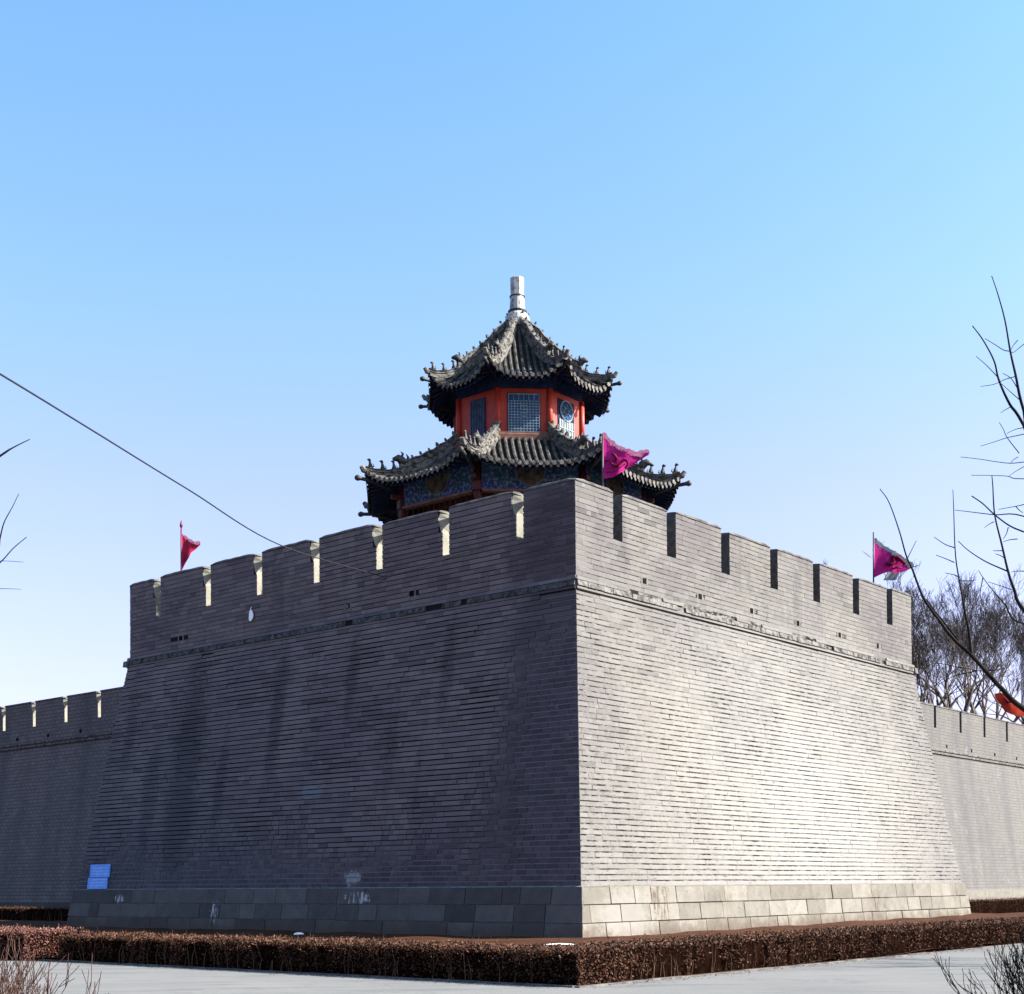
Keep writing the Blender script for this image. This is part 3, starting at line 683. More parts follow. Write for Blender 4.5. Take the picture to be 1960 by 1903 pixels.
def roofz(t, s, z0, z1, up, pw):
    return z1 + (z0-z1)*(1-t)**pw + up*(abs(s)**3.2)*(t**2.2)
def roof(name, a0, a1, z0, z1, up, pw, out, spacing, tr, label):
    """a0/a1 apothems (inner, eave); rows of barrel tiles run down every facet"""
    m = MB()
    def P(i, x, t, dz=0.0):
        n, d = facet_dir(i); a = a0+(a1-a0)*t; hw = max(a*T22, 1e-3); s = max(-1, min(1, x/hw))
        ex = out*(abs(s)**4)*t*t
        p = PC + n*(a+ex*C22) + d*(x + math.copysign(ex*0.38, x) if abs(s) > 0 else x)
        return V(p.x, p.y, roofz(t, s, z0, z1, up, pw)+dz)
    NT_, NS = 12, 14
    for i in range(8):
        rows = []
        for a in range(NT_+1):
            t = a/NT_; hw = (a0+(a1-a0)*t)*T22
            rows.append([P(i, hw*(-1+2*b/NS), t) for b in range(NS+1)])
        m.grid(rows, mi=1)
        # eave fascia and soffit edge
        rows2 = [rows[-1], [p-V(0, 0, 0.07) for p in rows[-1]]]; m.grid(rows2, mi=1)
        hwE = a1*T22; nr = int(hwE/spacing)
        for k in range(-nr, nr+1):
            x = k*spacing; t0 = max(0.0, (abs(x)/T22 - a0)/(a1-a0) + 0.02)
            if t0 > 0.93: continue
            pts = []; nseg = max(2, int(9*(1-t0)))
            for q in range(nseg+1):
                t = t0+(1.012-t0)*q/nseg; pts.append(P(i, x, min(t, 1.0), 0.03) + facet_dir(i)[0]*(0.05 if q == nseg else 0))
            m.tube(pts, [tr]*len(pts), n=7, mi=0)
            # round tile end and the pointed drip tile beside it
            n_, d_ = facet_dir(i); e = pts[-1]
            m.tube([e, e+n_*0.03], [tr*1.25]*2, n=8, mi=2)
            xd = x+spacing/2
            if abs(xd) < hwE*0.97:
                q = P(i, xd, 1.0, 0.0)+n_*0.03; m.face([q-d_*spacing*0.33, q+d_*spacing*0.33, q+d_*spacing*0.2-V(0, 0, 0.10), q-V(0, 0, 0.16), q-d_*spacing*0.2-V(0, 0, 0.10)], mi=2)
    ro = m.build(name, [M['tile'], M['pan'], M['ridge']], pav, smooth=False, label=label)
    return ro, P

def soffit(name, ri, zi, a1, z1, up, out, rafters):
    m = MB()
    for i in range(8):
        n, d = facet_dir(i); rows = []
        for a in range(5):
            t = a/4; ap = ri*C22 + (a1-0.05-ri*C22)*t; hw = ap*T22; row = []
            for b in range(13):
                s = -1+2*b/12; ex = out*(abs(s)**4)*t*t
                p = PC + n*(ap+ex*C22) + d*(hw*s*(1+ex*0.1)); row.append(V(p.x, p.y, zi+(z1-0.10-zi)*t + up*(abs(s)**3.2)*(t**2.2)))
            rows.append(row)
        m.grid(rows, mi=0)
        if rafters:
            nr = int(a1*T22/0.24)
            for k in range(-nr, nr+1):
                x = k*0.24; s = x/(a1*T22)
                if abs(s) > 0.97: continue
                zz = z1-0.17+up*(abs(s)**3.2); ex = out*(abs(s)**4)
                ti = max(ri*C22+0.05, abs(x)/T22*0.98)
                if ti > a1-0.25: ti = a1-0.5
                p0 = PC+n*ti+d*x; p1 = PC+n*(a1-0.10+ex*C22)+d*(x+math.copysign(ex*0.38, x))
                tt = (ti-ri*C22)/(a1-0.05-ri*C22)
                m.tube([V(p0.x, p0.y, zi+(z1-0.17-zi)*max(0, tt)+up*abs(s)**3.2*tt**2.2), V(p1.x, p1.y, zz)], [0.045, 0.045], n=5, mi=1)
    return m.build(name, [M['soffit'], M['navy']], pav)

def hips(ro, r0, r1, z0, z1, up, pw, out, htall, hlow, frac, bs, tag):
    """hip ridges with a big beast part-way and three small ones near the tip"""
    for i in range(8):
        a = A0 + (i+0.5)*math.pi/4; rad = V(math.sin(a), -math.cos(a)); side = V(math.cos(a), math.sin(a))
        rE = r1+out
        def Q(t): return V(PC.x, PC.y)+rad*(r0+(rE-r0)*t)+V(0, 0, roofz(t, 1, z0, z1, up, pw))
        m = MB(); rn = random.Random(i*7+int(r1*10))
        def slab(ta, tb, h0, h1, w, n):
            rows = []
            for q in range(n+1):
                t = ta+(tb-ta)*q/n; h = h0+(h1-h0)*q/n; p = Q(t)
                h2 = h*(1+0.05*math.sin(q*1.7+i))
                prof = [(-w*0.7, -0.1), (-w*0.7, 0.10*h2), (-w*0.45, 0.16*h2), (-w*0.45, 0.42*h2), (-w*0.62, 0.47*h2), (-w*0.62, 0.55*h2), (-w*0.42, 0.6*h2), (-w*0.42, 0.84*h2), (-w*0.66, 0.88*h2), (-w*0.5, 0.97*h2), (0, h2),
                        (w*0.5, 0.97*h2), (w*0.66, 0.88*h2), (w*0.42, 0.84*h2), (w*0.42, 0.6*h2), (w*0.62, 0.55*h2), (w*0.62, 0.47*h2), (w*0.45, 0.42*h2), (w*0.45, 0.16*h2), (w*0.7, 0.10*h2), (w*0.7, -0.1)]
                rows.append([p+side*x+V(0, 0, z) for x, z in prof])
            m.grid(rows); m.face(rows[0][::-1]); m.face(rows[-1])
        slab(0.0, 0.16, htall*(0.55 if bs < 1 else 1), htall, 0.26*bs, 3); slab(0.16, frac, htall, htall*0.95, 0.26*bs, 12)
        slab(frac, 1.0, hlow, hlow*0.9, 0.22*bs, 8)
        # carved rosettes along the tall part
        nb = 5
        for q in range(nb):
            t = frac*(q+0.5)/nb; p = Q(t)+V(0, 0, htall*0.52)
            for sg in (-1, 1):
                c = p+side*sg*0.13*bs
                m.tube([c, c+side*sg*0.05], [htall*0.17, htall*0.10], n=7)
        # crest bumps on top of the tall part
        ncr = int(frac*(rE-r0)/(0.34*bs))
        for q in range(ncr):
            t = frac*(q+0.5)/ncr; p = Q(t)+V(0, 0, htall*0.97); s = rn.uniform(0.5, 1.0)*bs
            m.tube([p, p+V(0, 0, 0.10*s)+rad*0.04*s, p+V(0, 0, 0.15*s)+rad*0.10*s], [0.09*s, 0.08*s, 0.02], n=5)
        # tip: rolled end and the round beam end poking out beneath
        e = Q(1.0)
        m.tube([e+V(0, 0, hlow*0.2)-rad*0.1, e+V(0, 0, hlow*0.35)+rad*0.1, e+V(0, 0, hlow*0.9)+rad*0.20], [0.12*bs, 0.13*bs, 0.09*bs], n=8)
        m.build('hip_ridge', M['ridge'], ro)
        bm_ = MB(); bm_.tube([e-rad*1.1-V(0, 0, 0.55), e-rad*0.2-V(0, 0, 0.30), e+rad*0.22*bs-V(0, 0, 0.26), e+rad*0.36*bs-V(0, 0, 0.25), e+rad*0.46*bs-V(0, 0, 0.26)], [0.07*bs, 0.08*bs, 0.08*bs, 0.13*bs, 0.08*bs], n=8)
        bm_.build('corner_beam', M['black'], ro, smooth=True)
        # large ridge beast
        b = MB(); p = Q(frac-0.01)+V(0, 0, htall*0.75); s = bs
        b.tube([p-rad*0.30*s, p+V(0, 0, 0.10*s)-rad*0.05*s, p+V(0, 0, 0.22*s)+rad*0.14*s, p+V(0, 0, 0.14*s)+rad*0.34*s], [0.12*s, 0.19*s, 0.15*s, 0.07*s], n=7)
        b.tube([p+V(0, 0, 0.25*s)-rad*0.02*s, p+V(0, 0, 0.42*s)-rad*0.10*s, p+V(0, 0, 0.50*s)+rad*0.0*s], [0.07*s, 0.055*s, 0.015*s], n=5)
        b.tube([p-rad*0.22*s+V(0, 0, 0.05*s), p-rad*0.34*s+V(0, 0, 0.30*s), p-rad*0.24*s+V(0, 0, 0.42*s)], [0.08*s, 0.06*s, 0.02*s], n=5)
        b.build('ridge_beast', M['beast'], ro, smooth=True)
        # three small seated beasts: body, head, muzzle, ears
        for q, t in enumerate((0.70, 0.82, 0.95)):
            if frac > 0.68: t = frac+(1-frac)*(0.28+0.31*q)
            p = Q(t)+V(0, 0, hlow*0.95); b = MB(); s = bs*rn.uniform(0.9, 1.08)
            b.tube([p-V(0, 0, 0.04), p+V(0, 0, 0.10*s), p+V(0, 0, 0.21*s)+rad*0.03*s, p+V(0, 0, 0.31*s)+rad*0.05*s], [0.085*s, 0.085*s, 0.055*s, 0.045*s], n=7)
            b.tube([p+V(0, 0, 0.29*s)+rad*0.0, p+V(0, 0, 0.345*s)+rad*0.06*s, p+V(0, 0, 0.33*s)+rad*0.15*s], [0.04*s, 0.062*s, 0.028*s], n=6)
            b.tube([p-rad*0.07*s, p-rad*0.15*s+V(0, 0, 0.10*s), p-rad*0.11*s+V(0, 0, 0.2*s)], [0.035*s, 0.028*s, 0.01], n=4)
            b.tube([p+rad*0.06*s+V(0, 0, 0.14*s), p+rad*0.12*s-V(0, 0, 0.02)], [0.03*s, 0.025*s], n=4)
            b.build('small_beast', M['beast'], ro, smooth=True)

RL, RU, RD, RP_ = 6.85, 4.05, 2.78, 5.35
lowroof, PL = roof('lower_roof', RD*C22+0.02, RL*C22, 20.0, 17.72, 0.62, 1.5, 0.10, 0.27, 0.075, 'wide lower roof of grey barrel tiles')
uproof, PU = roof('upper_roof', 0.30, RU*C22, 25.55, 22.06, 0.76, 1.50, 0.10, 0.25, 0.07, 'steep pointed upper roof of grey barrel tiles')
hips(lowroof, RD+0.05, RL, 20.0, 17.72, 0.62, 1.5, 0.12, 0.60, 0.28, 0.64, 1.0, 'l')
hips(uproof, 0.32, RU, 25.55, 22.06, 0.76, 1.50, 0.10, 0.62, 0.26, 0.66, 0.85, 'u')
soffit('lower_soffit', RP_+0.15, 18.15, RL*C22, 17.72, 0.62, 0.12, True)
soffit('upper_soffit', RD+0.1, 22.62, RU*C22, 22.06, 0.76, 0.10, True)
# apron ridge round the foot of the upper storey
m = MB()
for (r0, r1, z0, z1) in ((RD+0.34, RD+0.34, 19.55, 19.98), (RD+0.34, RD+0.27, 19.98, 20.03), (RD+0.27, RD+0.27, 20.03, 20.10), (RD+0.27, RD, 20.10, 20.12)): prism(m, r0, r1, z0, z1)
m.build('apron_ridge', M['brownwood'], pav)
# upper storey
m = MB(); prism(m, RD, RD, 19.6, 22.0); m.build('upper_wall', M['red'], pav)
m = MB(); prism(m, RD+0.05, RD+0.05, 21.96, 22.28); prism(m, RD+0.12, RD+0.12, 22.30, 22.7); prism(m, RD+0.05, RD+0.12, 22.28, 22.30); prism(m, RD, RD+0.05, 21.95, 21.96); m.build('upper_frieze', M['navy'], pav)
for i in range(8):
    a = A0+(i+0.5)*math.pi/4; c = pol(RD+0.02, a, 0); m = MB(); m.tube([c+V(0, 0, 20.12), c+V(0, 0, 21.95)], [0.13, 0.12], n=10); m.build('corner_column', M['red'], pav, smooth=True)
    # bracket tongues under the frieze
    n, d = facet_dir(i)
    m = MB()
    for k in range(-3, 4):
        q = PC+n*((RD+0.12)*C22)+d*(k*0.3); m.box(V(q.x, q.y, 22.38)+n*0.08, 0.12, 0.22, 0.10, d, n); m.box(V(q.x, q.y, 22.52)+n*0.14, 0.18, 0.34, 0.09, d, n)
    m.build('bracket_row', M['navy'], pav)
WZ0, WZ1 = 20.16, 21.72
for i in range(8):
    n, d = facet_dir(i); base = PC+n*(RD*C22)
    def W(x, z, o): p = base+d*x+n*o; return V(p.x, p.y, z)
    def wb(mb, x0, x1, z0, z1, o0, o1, mi=0): mb.hexa([W(x0, z0, o0), W(x1, z0, o0), W(x1, z0, o1), W(x0, z0, o1), W(x0, z1, o0), W(x1, z1, o0), W(x1, z1, o1), W(x0, z1, o1)], mi)
    if i in (7, 3):                                   # slatted dark shutter
        m = MB(); x0, x1 = -0.36, 0.36
        wb(m, x0-0.06, x1+0.06, WZ0, WZ1, 0.04, -0.02); fr = m.build('shutter', M['shutter'], pav)
        m = MB()
        for k in range(9): x = x0+(x1-x0)*k/8; wb(m, x-0.018, x+0.018, WZ0+0.03, WZ1-0.05, 0.075, 0.041)
        m.build('slat', M['slat'], fr)
    elif i in (1,):                                   # round lattice over white paper
        m = MB(); x0, x1 = -0.48, 0.48
        wb(m, x0-0.06, x1+0.06, WZ0, WZ1, 0.03, -0.02); fr = m.build('window', M['navy'], pav)
        m = MB(); wb(m, x0, x1, WZ0+0.03, WZ0+0.72, 0.045, 0.031); m.build('paper_panel', M['whitepaper'], fr)
        m = MB(); cx, cz = 0.0, WZ0+1.12; rr = 0.42
        rows = [[W(cx, cz, 0.045)]*25, [W(cx+rr*math.cos(2*math.pi*k/24), cz+rr*math.sin(2*math.pi*k/24), 0.045) for k in range(25)]]
        for k in range(24): m.face([rows[0][0], rows[1][k], rows[1][k+1]])
        m.build('pane', M['glassblue'], fr)
        m = MB(); m.tube([W(cx+rr*math.cos(2*math.pi*k/24), cz+rr*math.sin(2*math.pi*k/24), 0.06) for k in range(25)], [0.028]*25, n=5, cap=False)
        for k in range(6):
            an = k*math.pi/3; m.tube([W(cx+0.12*math.cos(an), cz+0.12*math.sin(an), 0.06), W(cx+0.36*math.cos(an+0.5), cz+0.36*math.sin(an+0.5), 0.06)], [0.014]*2, n=4)
        m.tube([W(cx+0.14*math.cos(2*math.pi*k/12), cz+0.14*math.sin(2*math.pi*k/12), 0.06) for k in range(13)], [0.014]*13, n=4, cap=False)
        for k in range(7): x = x0+(x1-x0)*k/6; wb(m, x-0.012, x+0.012, WZ0+0.03, WZ0+0.72, 0.07, 0.046)
        wb(m, x0, x1, WZ0+0.36, WZ0+0.39, 0.068, 0.046)
        m.build('lattice', M['lattice'], fr)
    else:
        m = MB(); x0, x1 = -0.63, 0.63
        wb(m, x0-0.05, x1+0.05, WZ0-0.03, WZ1+0.05, 0.03, -0.02); fr = m.build('window', M['darkred'], pav)
        m = MB(); wb(m, x0, x1, WZ0, WZ1, 0.045, 0.031); m.build('pane', M['glassblue'], fr)
        m = MB(); rn = random.Random(i)
        for k in range(11): x = x0+(x1-x0)*k/10; wb(m, x-0.011, x+0.011, WZ0, WZ1-0.30, 0.066, 0.046)
        for k in range(12): z = WZ0+(WZ1-0.30-WZ0)*k/11; wb(m, x0, x1, z-0.010, z+0.010, 0.063, 0.0465)
        for k in range(7): x = x0+(x1-x0)*k/6; wb(m, x-0.012, x+0.012, WZ1-0.26, WZ1-0.04, 0.066, 0.046)
        wb(m, x0, x1, WZ1-0.04, WZ1, 0.07, 0.046)
        # fretwork knot in the middle
        for (ax, az, bx, bz) in ((-0.14, 0.75, 0.14, 0.75), (0.14, 0.75, 0.14, 0.9), (-0.14, 0.9, 0.14, 0.9), (-0.14, 0.9, -0.14, 1.05), (-0.14, 1.05, 0.14, 1.05), (-0.12, 0.62, 0.12, 0.62)):
            m.tube([W(ax, WZ0+az, 0.075), W(bx, WZ0+bz, 0.075)], [0.02]*2, n=4)
        m.build('lattice', M['lattice'], fr)
# lower storey
m = MB(); prism(m, 4.3, 4.3, HS, 18.6); m.build('lower_wall', M['darkred'], pav)
m = MB(); prism(m, RP_+0.3, RP_+0.3, HS-0.04, HS+0.4); prism(m, RP_+0.3, 4.3, HS+0.4, HS+0.41); m.build('base', M['terrace'], pav)
for i in range(8):
    a = A0+(i+0.5)*math.pi/4; c = pol(RP_, a, 0); m = MB()
    m.tube([c+V(0, 0, HS+0.4), c+V(0, 0, 18.3)], [0.17, 0.15], n=12); po = m.build('post', M['darkred'], pav, smooth=True)
    rad = V(math.sin(a), -math.cos(a)); sd_ = V(math.cos(a), math.sin(a))
    m = MB(); m.box(c+V(0, 0, 17.22), 0.36, 0.40, 0.34, sd_, rad); m.box(c+rad*0.26+V(0, 0, 17.5), 0.16, 0.5, 0.16, sd_, rad); m.box(c+V(0, 0, 16.86), 0.26, 0.28, 0.2, sd_, rad)
    m.build('bracket', M['darkred'], po)
    n, d = facet_dir(i); mid = PC+n*(RP_*C22); hw = RP_*C22*T22-0.15
    m = MB()
    m.box(V(mid.x, mid.y, 17.62), 2*hw, 0.20, 1.06, d, n)
    for k, v in enumerate(m.v): q = Vector(v)-mid; m.uv[k] = (q.dot(d)+i*7.3, v[2])
    ar = m.build('architrave', M['arch'], pav)
    m = MB(); m.box(V(mid.x, mid.y, 17.03)+n*0.05, 2*hw, 0.34, 0.09, d, n); m.build('eave_board', M['brownwood'], ar)
    # half-round painted medallion, with a pale rim
    m = MB(); N_ = 18; c = mid+n*0.13
    def U(x, z, o): p = c+d*x+n*o; return V(p.x, p.y, z)
    for (r, o, mi) in ((0.62, 0.0, 1), (0.57, 0.012, 0)):
        zc = 17.98
        rim = [U(r*math.cos(math.pi+math.pi*k/N_), zc-0.12+r*1.05*math.sin(math.pi+math.pi*k/N_), o) for k in range(N_+1)]
        rim = [U(-r, zc+0.15, o)] + rim + [U(r, zc+0.15, o)]
        m.face(rim, mi=mi)
        back = [q-n*(0.05) for q in rim]; m.grid([rim, back], mi=1)
    m.build('painted_medallion', [M['tan'], M['palegreen']], ar)
    # hanging fretwork under the board
    m = MB()
    for k in range(-6, 7):
        x = k*hw/6.5; q = mid+d*x; m.box(V(q.x, q.y, 16.83), 0.035, 0.05, 0.3, d, n)
    m.box(V(mid.x, mid.y, 16.68), 2*hw, 0.05, 0.04, d, n)
    m.build('hanging_fretwork', M['fret'], ar)
# finial
m = MB()
def fin(prof, n=12, rot=0): 
    rows = [[V(PC.x+r*math.cos(2*math.pi*k/n+rot), PC.y+r*math.sin(2*math.pi*k/n+rot), z) for k in range(n)] for r, z in prof]; return rows
m.grid(fin([(0.36, 25.2), (0.48, 25.5), (0.54, 25.75), (0.50, 25.95), (0.38, 26.08), (0.34, 26.12)], 16), close=True)
m.grid(fin([(0.335, 26.2), (0.33, 26.34), (0.315, 26.6), (0.30, 26.78)], 16), close=True)
r8 = fin([(0.30, 26.82), (0.315, 27.56), (0.30, 27.6)], 8, R(20)); m.grid(r8, close=True); m.face(r8[-1])
fo = m.build('finial', M['finial'], pav)
m = MB(); m.grid(fin([(0.33, 26.08), (0.40, 26.12), (0.41, 26.18), (0.33, 26.22)], 16), close=True); m.grid(fin([(0.28, 26.77), (0.335, 26.785), (0.335, 26.825), (0.28, 26.84)], 16), close=True)
m.grid(fin([(0.3, 25.15), (0.52, 25.3), (0.5, 25.45), (0.42, 25.5)], 16), close=True)
m.build('dark_band', M['black'], fo)

# ------------------------------------------------------------------ flags
def flag(label, pole_pts, rad, pts, mats, depth_dir, thick=0.012, polemat='pole', emblem=None, fringe=None, name='flag', tiptop=True, skirt=None):
    """pts: outline of the cloth (3D) as top edge list and bottom edge list with equal count"""
    root = thing(name, pole_pts[0], label, 'flag')
    m = MB(); m.tube(pole_pts, [rad]*len(pole_pts), n=8)
    if tiptop: t = Vector(pole_pts[-1]); m.tube([t, t+V(0, 0, 0.08), t+V(0, 0, 0.34)], [rad*1.2, rad*2.0, 0.004], n=7)
    m.build('pole', M[polemat], root, smooth=True)
    top, bot = pts; n = len(top); rows = []
    for side in (0, 1):
        rr = []
        for r in range(7):
            row = []
            for k in range(n):
                p = top[k].lerp(bot[k], r/6)
                rip = (0.08*math.sin(k*1.05+r*0.35)+0.025*math.sin(k*2.3-r*0.6))*min(1, k/2.5)
                row.append(p+depth_dir*(rip + side*thick))
            rr.append(row)
        rows.append(rr)
    m = MB(); m.grid(rows[0]); m.grid(rows[1])
    m.build('cloth', M[mats[0]], root, smooth=True)
    if fringe:
        m = MB()
        for k in range(n-1):
            for q in range(2):
                p = rows[0][0][k].lerp(rows[0][0][k+1], (q+0.5)/2); dd = (rows[0][0][k+1]-rows[0][0][k]).length*0.40
                m.tube([p-depth_dir*0.01, p+depth_dir*(thick+0.01)], [dd*random.uniform(0.8, 1.15)]*2, n=8)
        m.build('fringe', M[fringe], root)
    if emblem:
        m = MB()
        for line, w in emblem:
            pp = [p-depth_dir*0.02 for p in line]
            m.tube(pp, [w*(0.4+0.6*math.sin(math.pi*(k+0.6)/(len(pp)+0.2))) for k in range(len(pp))], n=5)
        m.build('emblem', M['emblem'], root, smooth=True)
    if skirt:
        m = MB(); m.grid(skirt); m.build('skirt', M['greyfringe'], root, smooth=True)
    return root
DY = V(0, 1, 0)
# small crimson flag on the shaded parapet
D1 = 58.6
T = [at(x, y, D1) for x, y in ((348, 1024), (353, 1026), (358, 1031), (363, 1034), (369, 1039), (375, 1041), (382, 1039))]
B = [at(x, y, D1) for x, y in ((348, 1092), (351, 1086), (355, 1079), (361, 1070), (366, 1058), (374, 1050), (383, 1042))]
p0 = at(347, 1125, D1); flag('small crimson pennant flying over the shaded left parapet', [p0, at(347, 1010, D1)], 0.035, (T, B), ['crimson'], DY, polemat='redpole', fringe='pinkedge')
# magenta flag in front of the pavilion
D2 = 46.6
T = [at(x, y, D2) for x, y in ((1154, 831), (1163, 839), (1170, 846), (1180, 855), (1190, 861), (1200, 864), (1212, 868), (1224, 869), (1242, 864))]
B = [at(x, y, D2) for x, y in ((1154, 917), (1163, 915), (1171, 915), (1180, 911), (1190, 904), (1200, 897), (1211, 890), (1222, 883), (1240, 872))]
em = [([at(x, y, D2-0.13) for x, y in ((1158, 884), (1166, 880), (1171, 889), (1179, 893), (1188, 886), (1194, 880), (1200, 882), (1202, 889), (1196, 897))], 0.055),
      ([at(x, y, D2-0.13) for x, y in ((1171, 868), (1177, 873), (1181, 878), (1177, 882))], 0.06),
      ([at(x, y, D2-0.13) for x, y in ((1160, 905), (1172, 903), (1184, 897), (1196, 889))], 0.025)]
flag('large magenta pennant with a dark curling emblem in front of the pavilion', [at(1153.5, 990, D2), at(1153.5, 832, D2)], 0.028, (T, B), ['magenta'], DY, emblem=em, fringe='pinkedge', tiptop=False)
# magenta flag by the right end of the bastion
D3 = 61.5
T = [at(x, y, D3) for x, y in ((1673, 1032), (1682, 1040), (1691, 1047), (1700, 1053), (1708, 1058), (1718, 1066), (1730, 1072), (1747, 1084))]
B = [at(x, y, D3) for x, y in ((1673, 1106), (1681, 1102), (1690, 1098), (1700, 1095), (1709, 1096), (1719, 1096), (1731, 1094), (1748, 1086))]
em = [([at(x, y, D3-0.13) for x, y in ((1695, 1078), (1703, 1081), (1711, 1076), (1708, 1068), (1716, 1066), (1724, 1072), (1733, 1080))], 0.10),
      ([at(x, y, D3-0.13) for x, y in ((1707, 1090), (1716, 1086), (1726, 1088))], 0.05)]
sk = [[at(x, y, D3+0.15+0.1*math.sin(k)) for k, x in enumerate((1701, 1707, 1713, 1719, 1725))] for y in (1091, 1101, 1111)]
for r_ in (1, 2):
    for k in range(5): sk[r_][k].x += -0.12*r_
flag('magenta pennant with grey frilled edge flying at the sunny end of the bastion', [at(1672, 1135, D3), at(1672, 1019, D3)], 0.035, (T, B), ['magenta'], DY, emblem=em, fringe='greyfringe', tiptop=False, skirt=sk)
# orange-red flag over the right curtain wall
D4 = 103.5
T = [at(x, y, D4) for x, y in ((1904, 1328), (1914, 1326), (1926, 1331), (1938, 1338), (1950, 1345), (1966, 1354), (1980, 1362))]
B = [at(x, y, D4) for x, y in ((1908, 1340), (1917, 1350), (1923, 1362), (1936, 1368), (1950, 1371), (1966, 1372), (1980, 1373))]
em = [([at(x, y, D4-0.2) for x, y in ((1921, 1336), (1929, 1344), (1937, 1342), (1943, 1350))], 0.12)]
T.reverse(); B.reverse()
flag('orange-red pennant over the sunlit curtain wall behind the bare branch', [at(1981, 1400, D4), at(1981, 1352, D4)], 0.06, (T, B), ['orangered'], DY, emblem=em, tiptop=False)

# ------------------------------------------------------------------ cable, sign, small things
m = MB(); P0, P1 = at(-420, 445, 12.0), FL.p(9.0, 11.6, 0.06)
# the cable comes from overhead at the left and is clamped to the shaded wall
a_ = at(0, 716, 16.5); b_ = at(540, 1045, 42.5)
wall_hit = None
for u in [x*0.01 for x in range(400, 1300)]:
    q = FL.p(u, 11.6, 0.05)
    # screen x of q
    yy = q.y
    if abs(at(735, 1105, yy).x - q.x) < 0.02: wall_hit = FL.p(u, at(735, 1105, yy).z, 0.05); break
pts = [at(-300, 540, 10.5)]
key = [(0, 716, 16.0), (180, 826, 22.0), (360, 937, 29.5), (540, 1045, 39.0)]
pts += [at(*k) for k in key] + [wall_hit]
def spline(pts, n=8):
    out = []
    P = [pts[0]*2-pts[1]] + pts + [pts[-1]*2-pts[-2]]
    for i in range(1, len(P)-2):
        for q in range(n):
            t = q/n; a, b, c, d = P[i-1], P[i], P[i+1], P[i+2]
            out.append(0.5*((2*b)+(c-a)*t+(2*a-5*b+4*c-d)*t*t+(3*b-a-3*c+d)*t*t*t))
    out.append(P[-2]); return out
sp = spline(pts, 8); m.tube(sp, [0.011+0.008*k/len(sp) for k in range(len(sp))], n=6)
w_end = wall_hit
cb = m.build('overhead_cable', M['cable'], smooth=True, label='single dark overhead cable slanting down to the shaded bastion wall', category='cable')
m = MB(); m.box(w_end-UR*0.0, 0.12, 0.10, 0.16, UL, UR); m.tube([w_end-UL*0.0, w_end-UL*1.6+V(0, 0, 0.05), w_end-UL*3.2+V(0, 0, 0.22), w_end-UL*4.6+V(0, 0, 0.30)], [0.014]*4, n=5)
m.build('wall_conduit', M['coping'], cb)

def uz(F, x, z, off=0.0):
    best = None
    for k in range(0, 5000):
        u = -2+k*0.006; q = F.p(u, z, off); e = abs(at(x, 1500, q.y).x - q.x)
        if best is None or e < best[0]: best = (e, u)
    return best[1]
ua, ub = uz(FL, 210, 2.0), uz(FL, 173, 2.0)
sg = thing('blue_sign', FL.p((ua+ub)/2, HP, 0.1), 'bright blue two-panel notice board standing on the stone foot of the shaded wall', 'sign')
for z0, z1, sh in ((1.60, 2.05, 0.0), (2.07, 2.60, -0.05)):
    m = MB(); q = [FL.p(ua+sh, z0, 0.09), FL.p(ub+sh, z0, 0.09), FL.p(ub+sh, z0, 0.05), FL.p(ua+sh, z0, 0.05), FL.p(ua+sh+.05, z1, 0.09), FL.p(ub+sh+.05, z1, 0.09), FL.p(ub+sh+.05, z1, 0.05), FL.p(ua+sh+.05, z1, 0.05)]
    m.hexa(q); pn = m.build('panel', M['blue'], sg)
    m = MB(); rn = random.Random(int(z0*10))
    for r in range(3):
        z = z0+0.12+r*0.12; x = ua+sh+0.12
        while x < ub+sh-0.2:
            l = rn.uniform(0.04, 0.11); flatblock(m, FL, x, x+l, z, z+0.03, 0.096, 0.0905, 0); x += l+0.05
    m.build('faint_marks', M['bluemark'], pn)
# white scrap stuck on the shaded parapet
uw = uz(FL, 485, 12.0)
m = MB(); pr = [(0.0, -0.22), (0.12, -0.12), (0.14, 0.02), (0.06, 0.18), (-0.04, 0.24), (-0.10, 0.1), (-0.12, -0.1), (-0.10, -0.2)]
m.face([FL.p(uw-x, 12.0+z, 0.10+0.03*abs(x)) for x, z in pr]); m.face([FL.p(uw-x, 12.0+z, 0.085) for x, z in pr])
m.grid([[FL.p(uw-x, 12.0+z, 0.10+0.03*abs(x)) for x, z in pr], [FL.p(uw-x, 12.0+z, 0.085) for x, z in pr]], close=True)
m.tube([FL.p(uw+0.04, 12.22, 0.09), FL.p(uw+0.05, 12.34, 0.02)], [0.012]*2, n=4)
m.build('white_scrap', M['snow'], label='small white leaf-shaped scrap hanging on the shaded parapet', category='scrap')
# thin snow patches at the foot of the corner
for (x, y, l, w_, lab) in ((1072, 1806, 0.48, 0.07, 'thin white snow strip on the soil at the foot of the bastion corner'), (572, 1786, 0.17, 0.07, 'small white snow clump on the soil below the middle of the shaded wall')):
    D = 1.45*2709/(y-1696.5) if x > 1000 else 1.5*2709/(y-1698)
    c = at(x, y, D); c.z = 0.10; m = MB(); rn = random.Random(x); rows = []
    for k, (rr, z) in enumerate(((1.0, -0.06), (0.96, 0.0), (0.7, 0.02), (0.3, 0.035), (0.02, 0.04))):
        rows.append([c+V(math.cos(2*math.pi*q/22)*l*rr*(1+0.15*noise.noise(Vector((q, 1, x)))), math.sin(2*math.pi*q/22)*w_*rr*(1+0.2*noise.noise(Vector((q, 5, x)))), z) for q in range(22)])
    m.grid(rows, close=True); m.build('snow_patch', M['snow'], smooth=True, label=lab, category='snow')

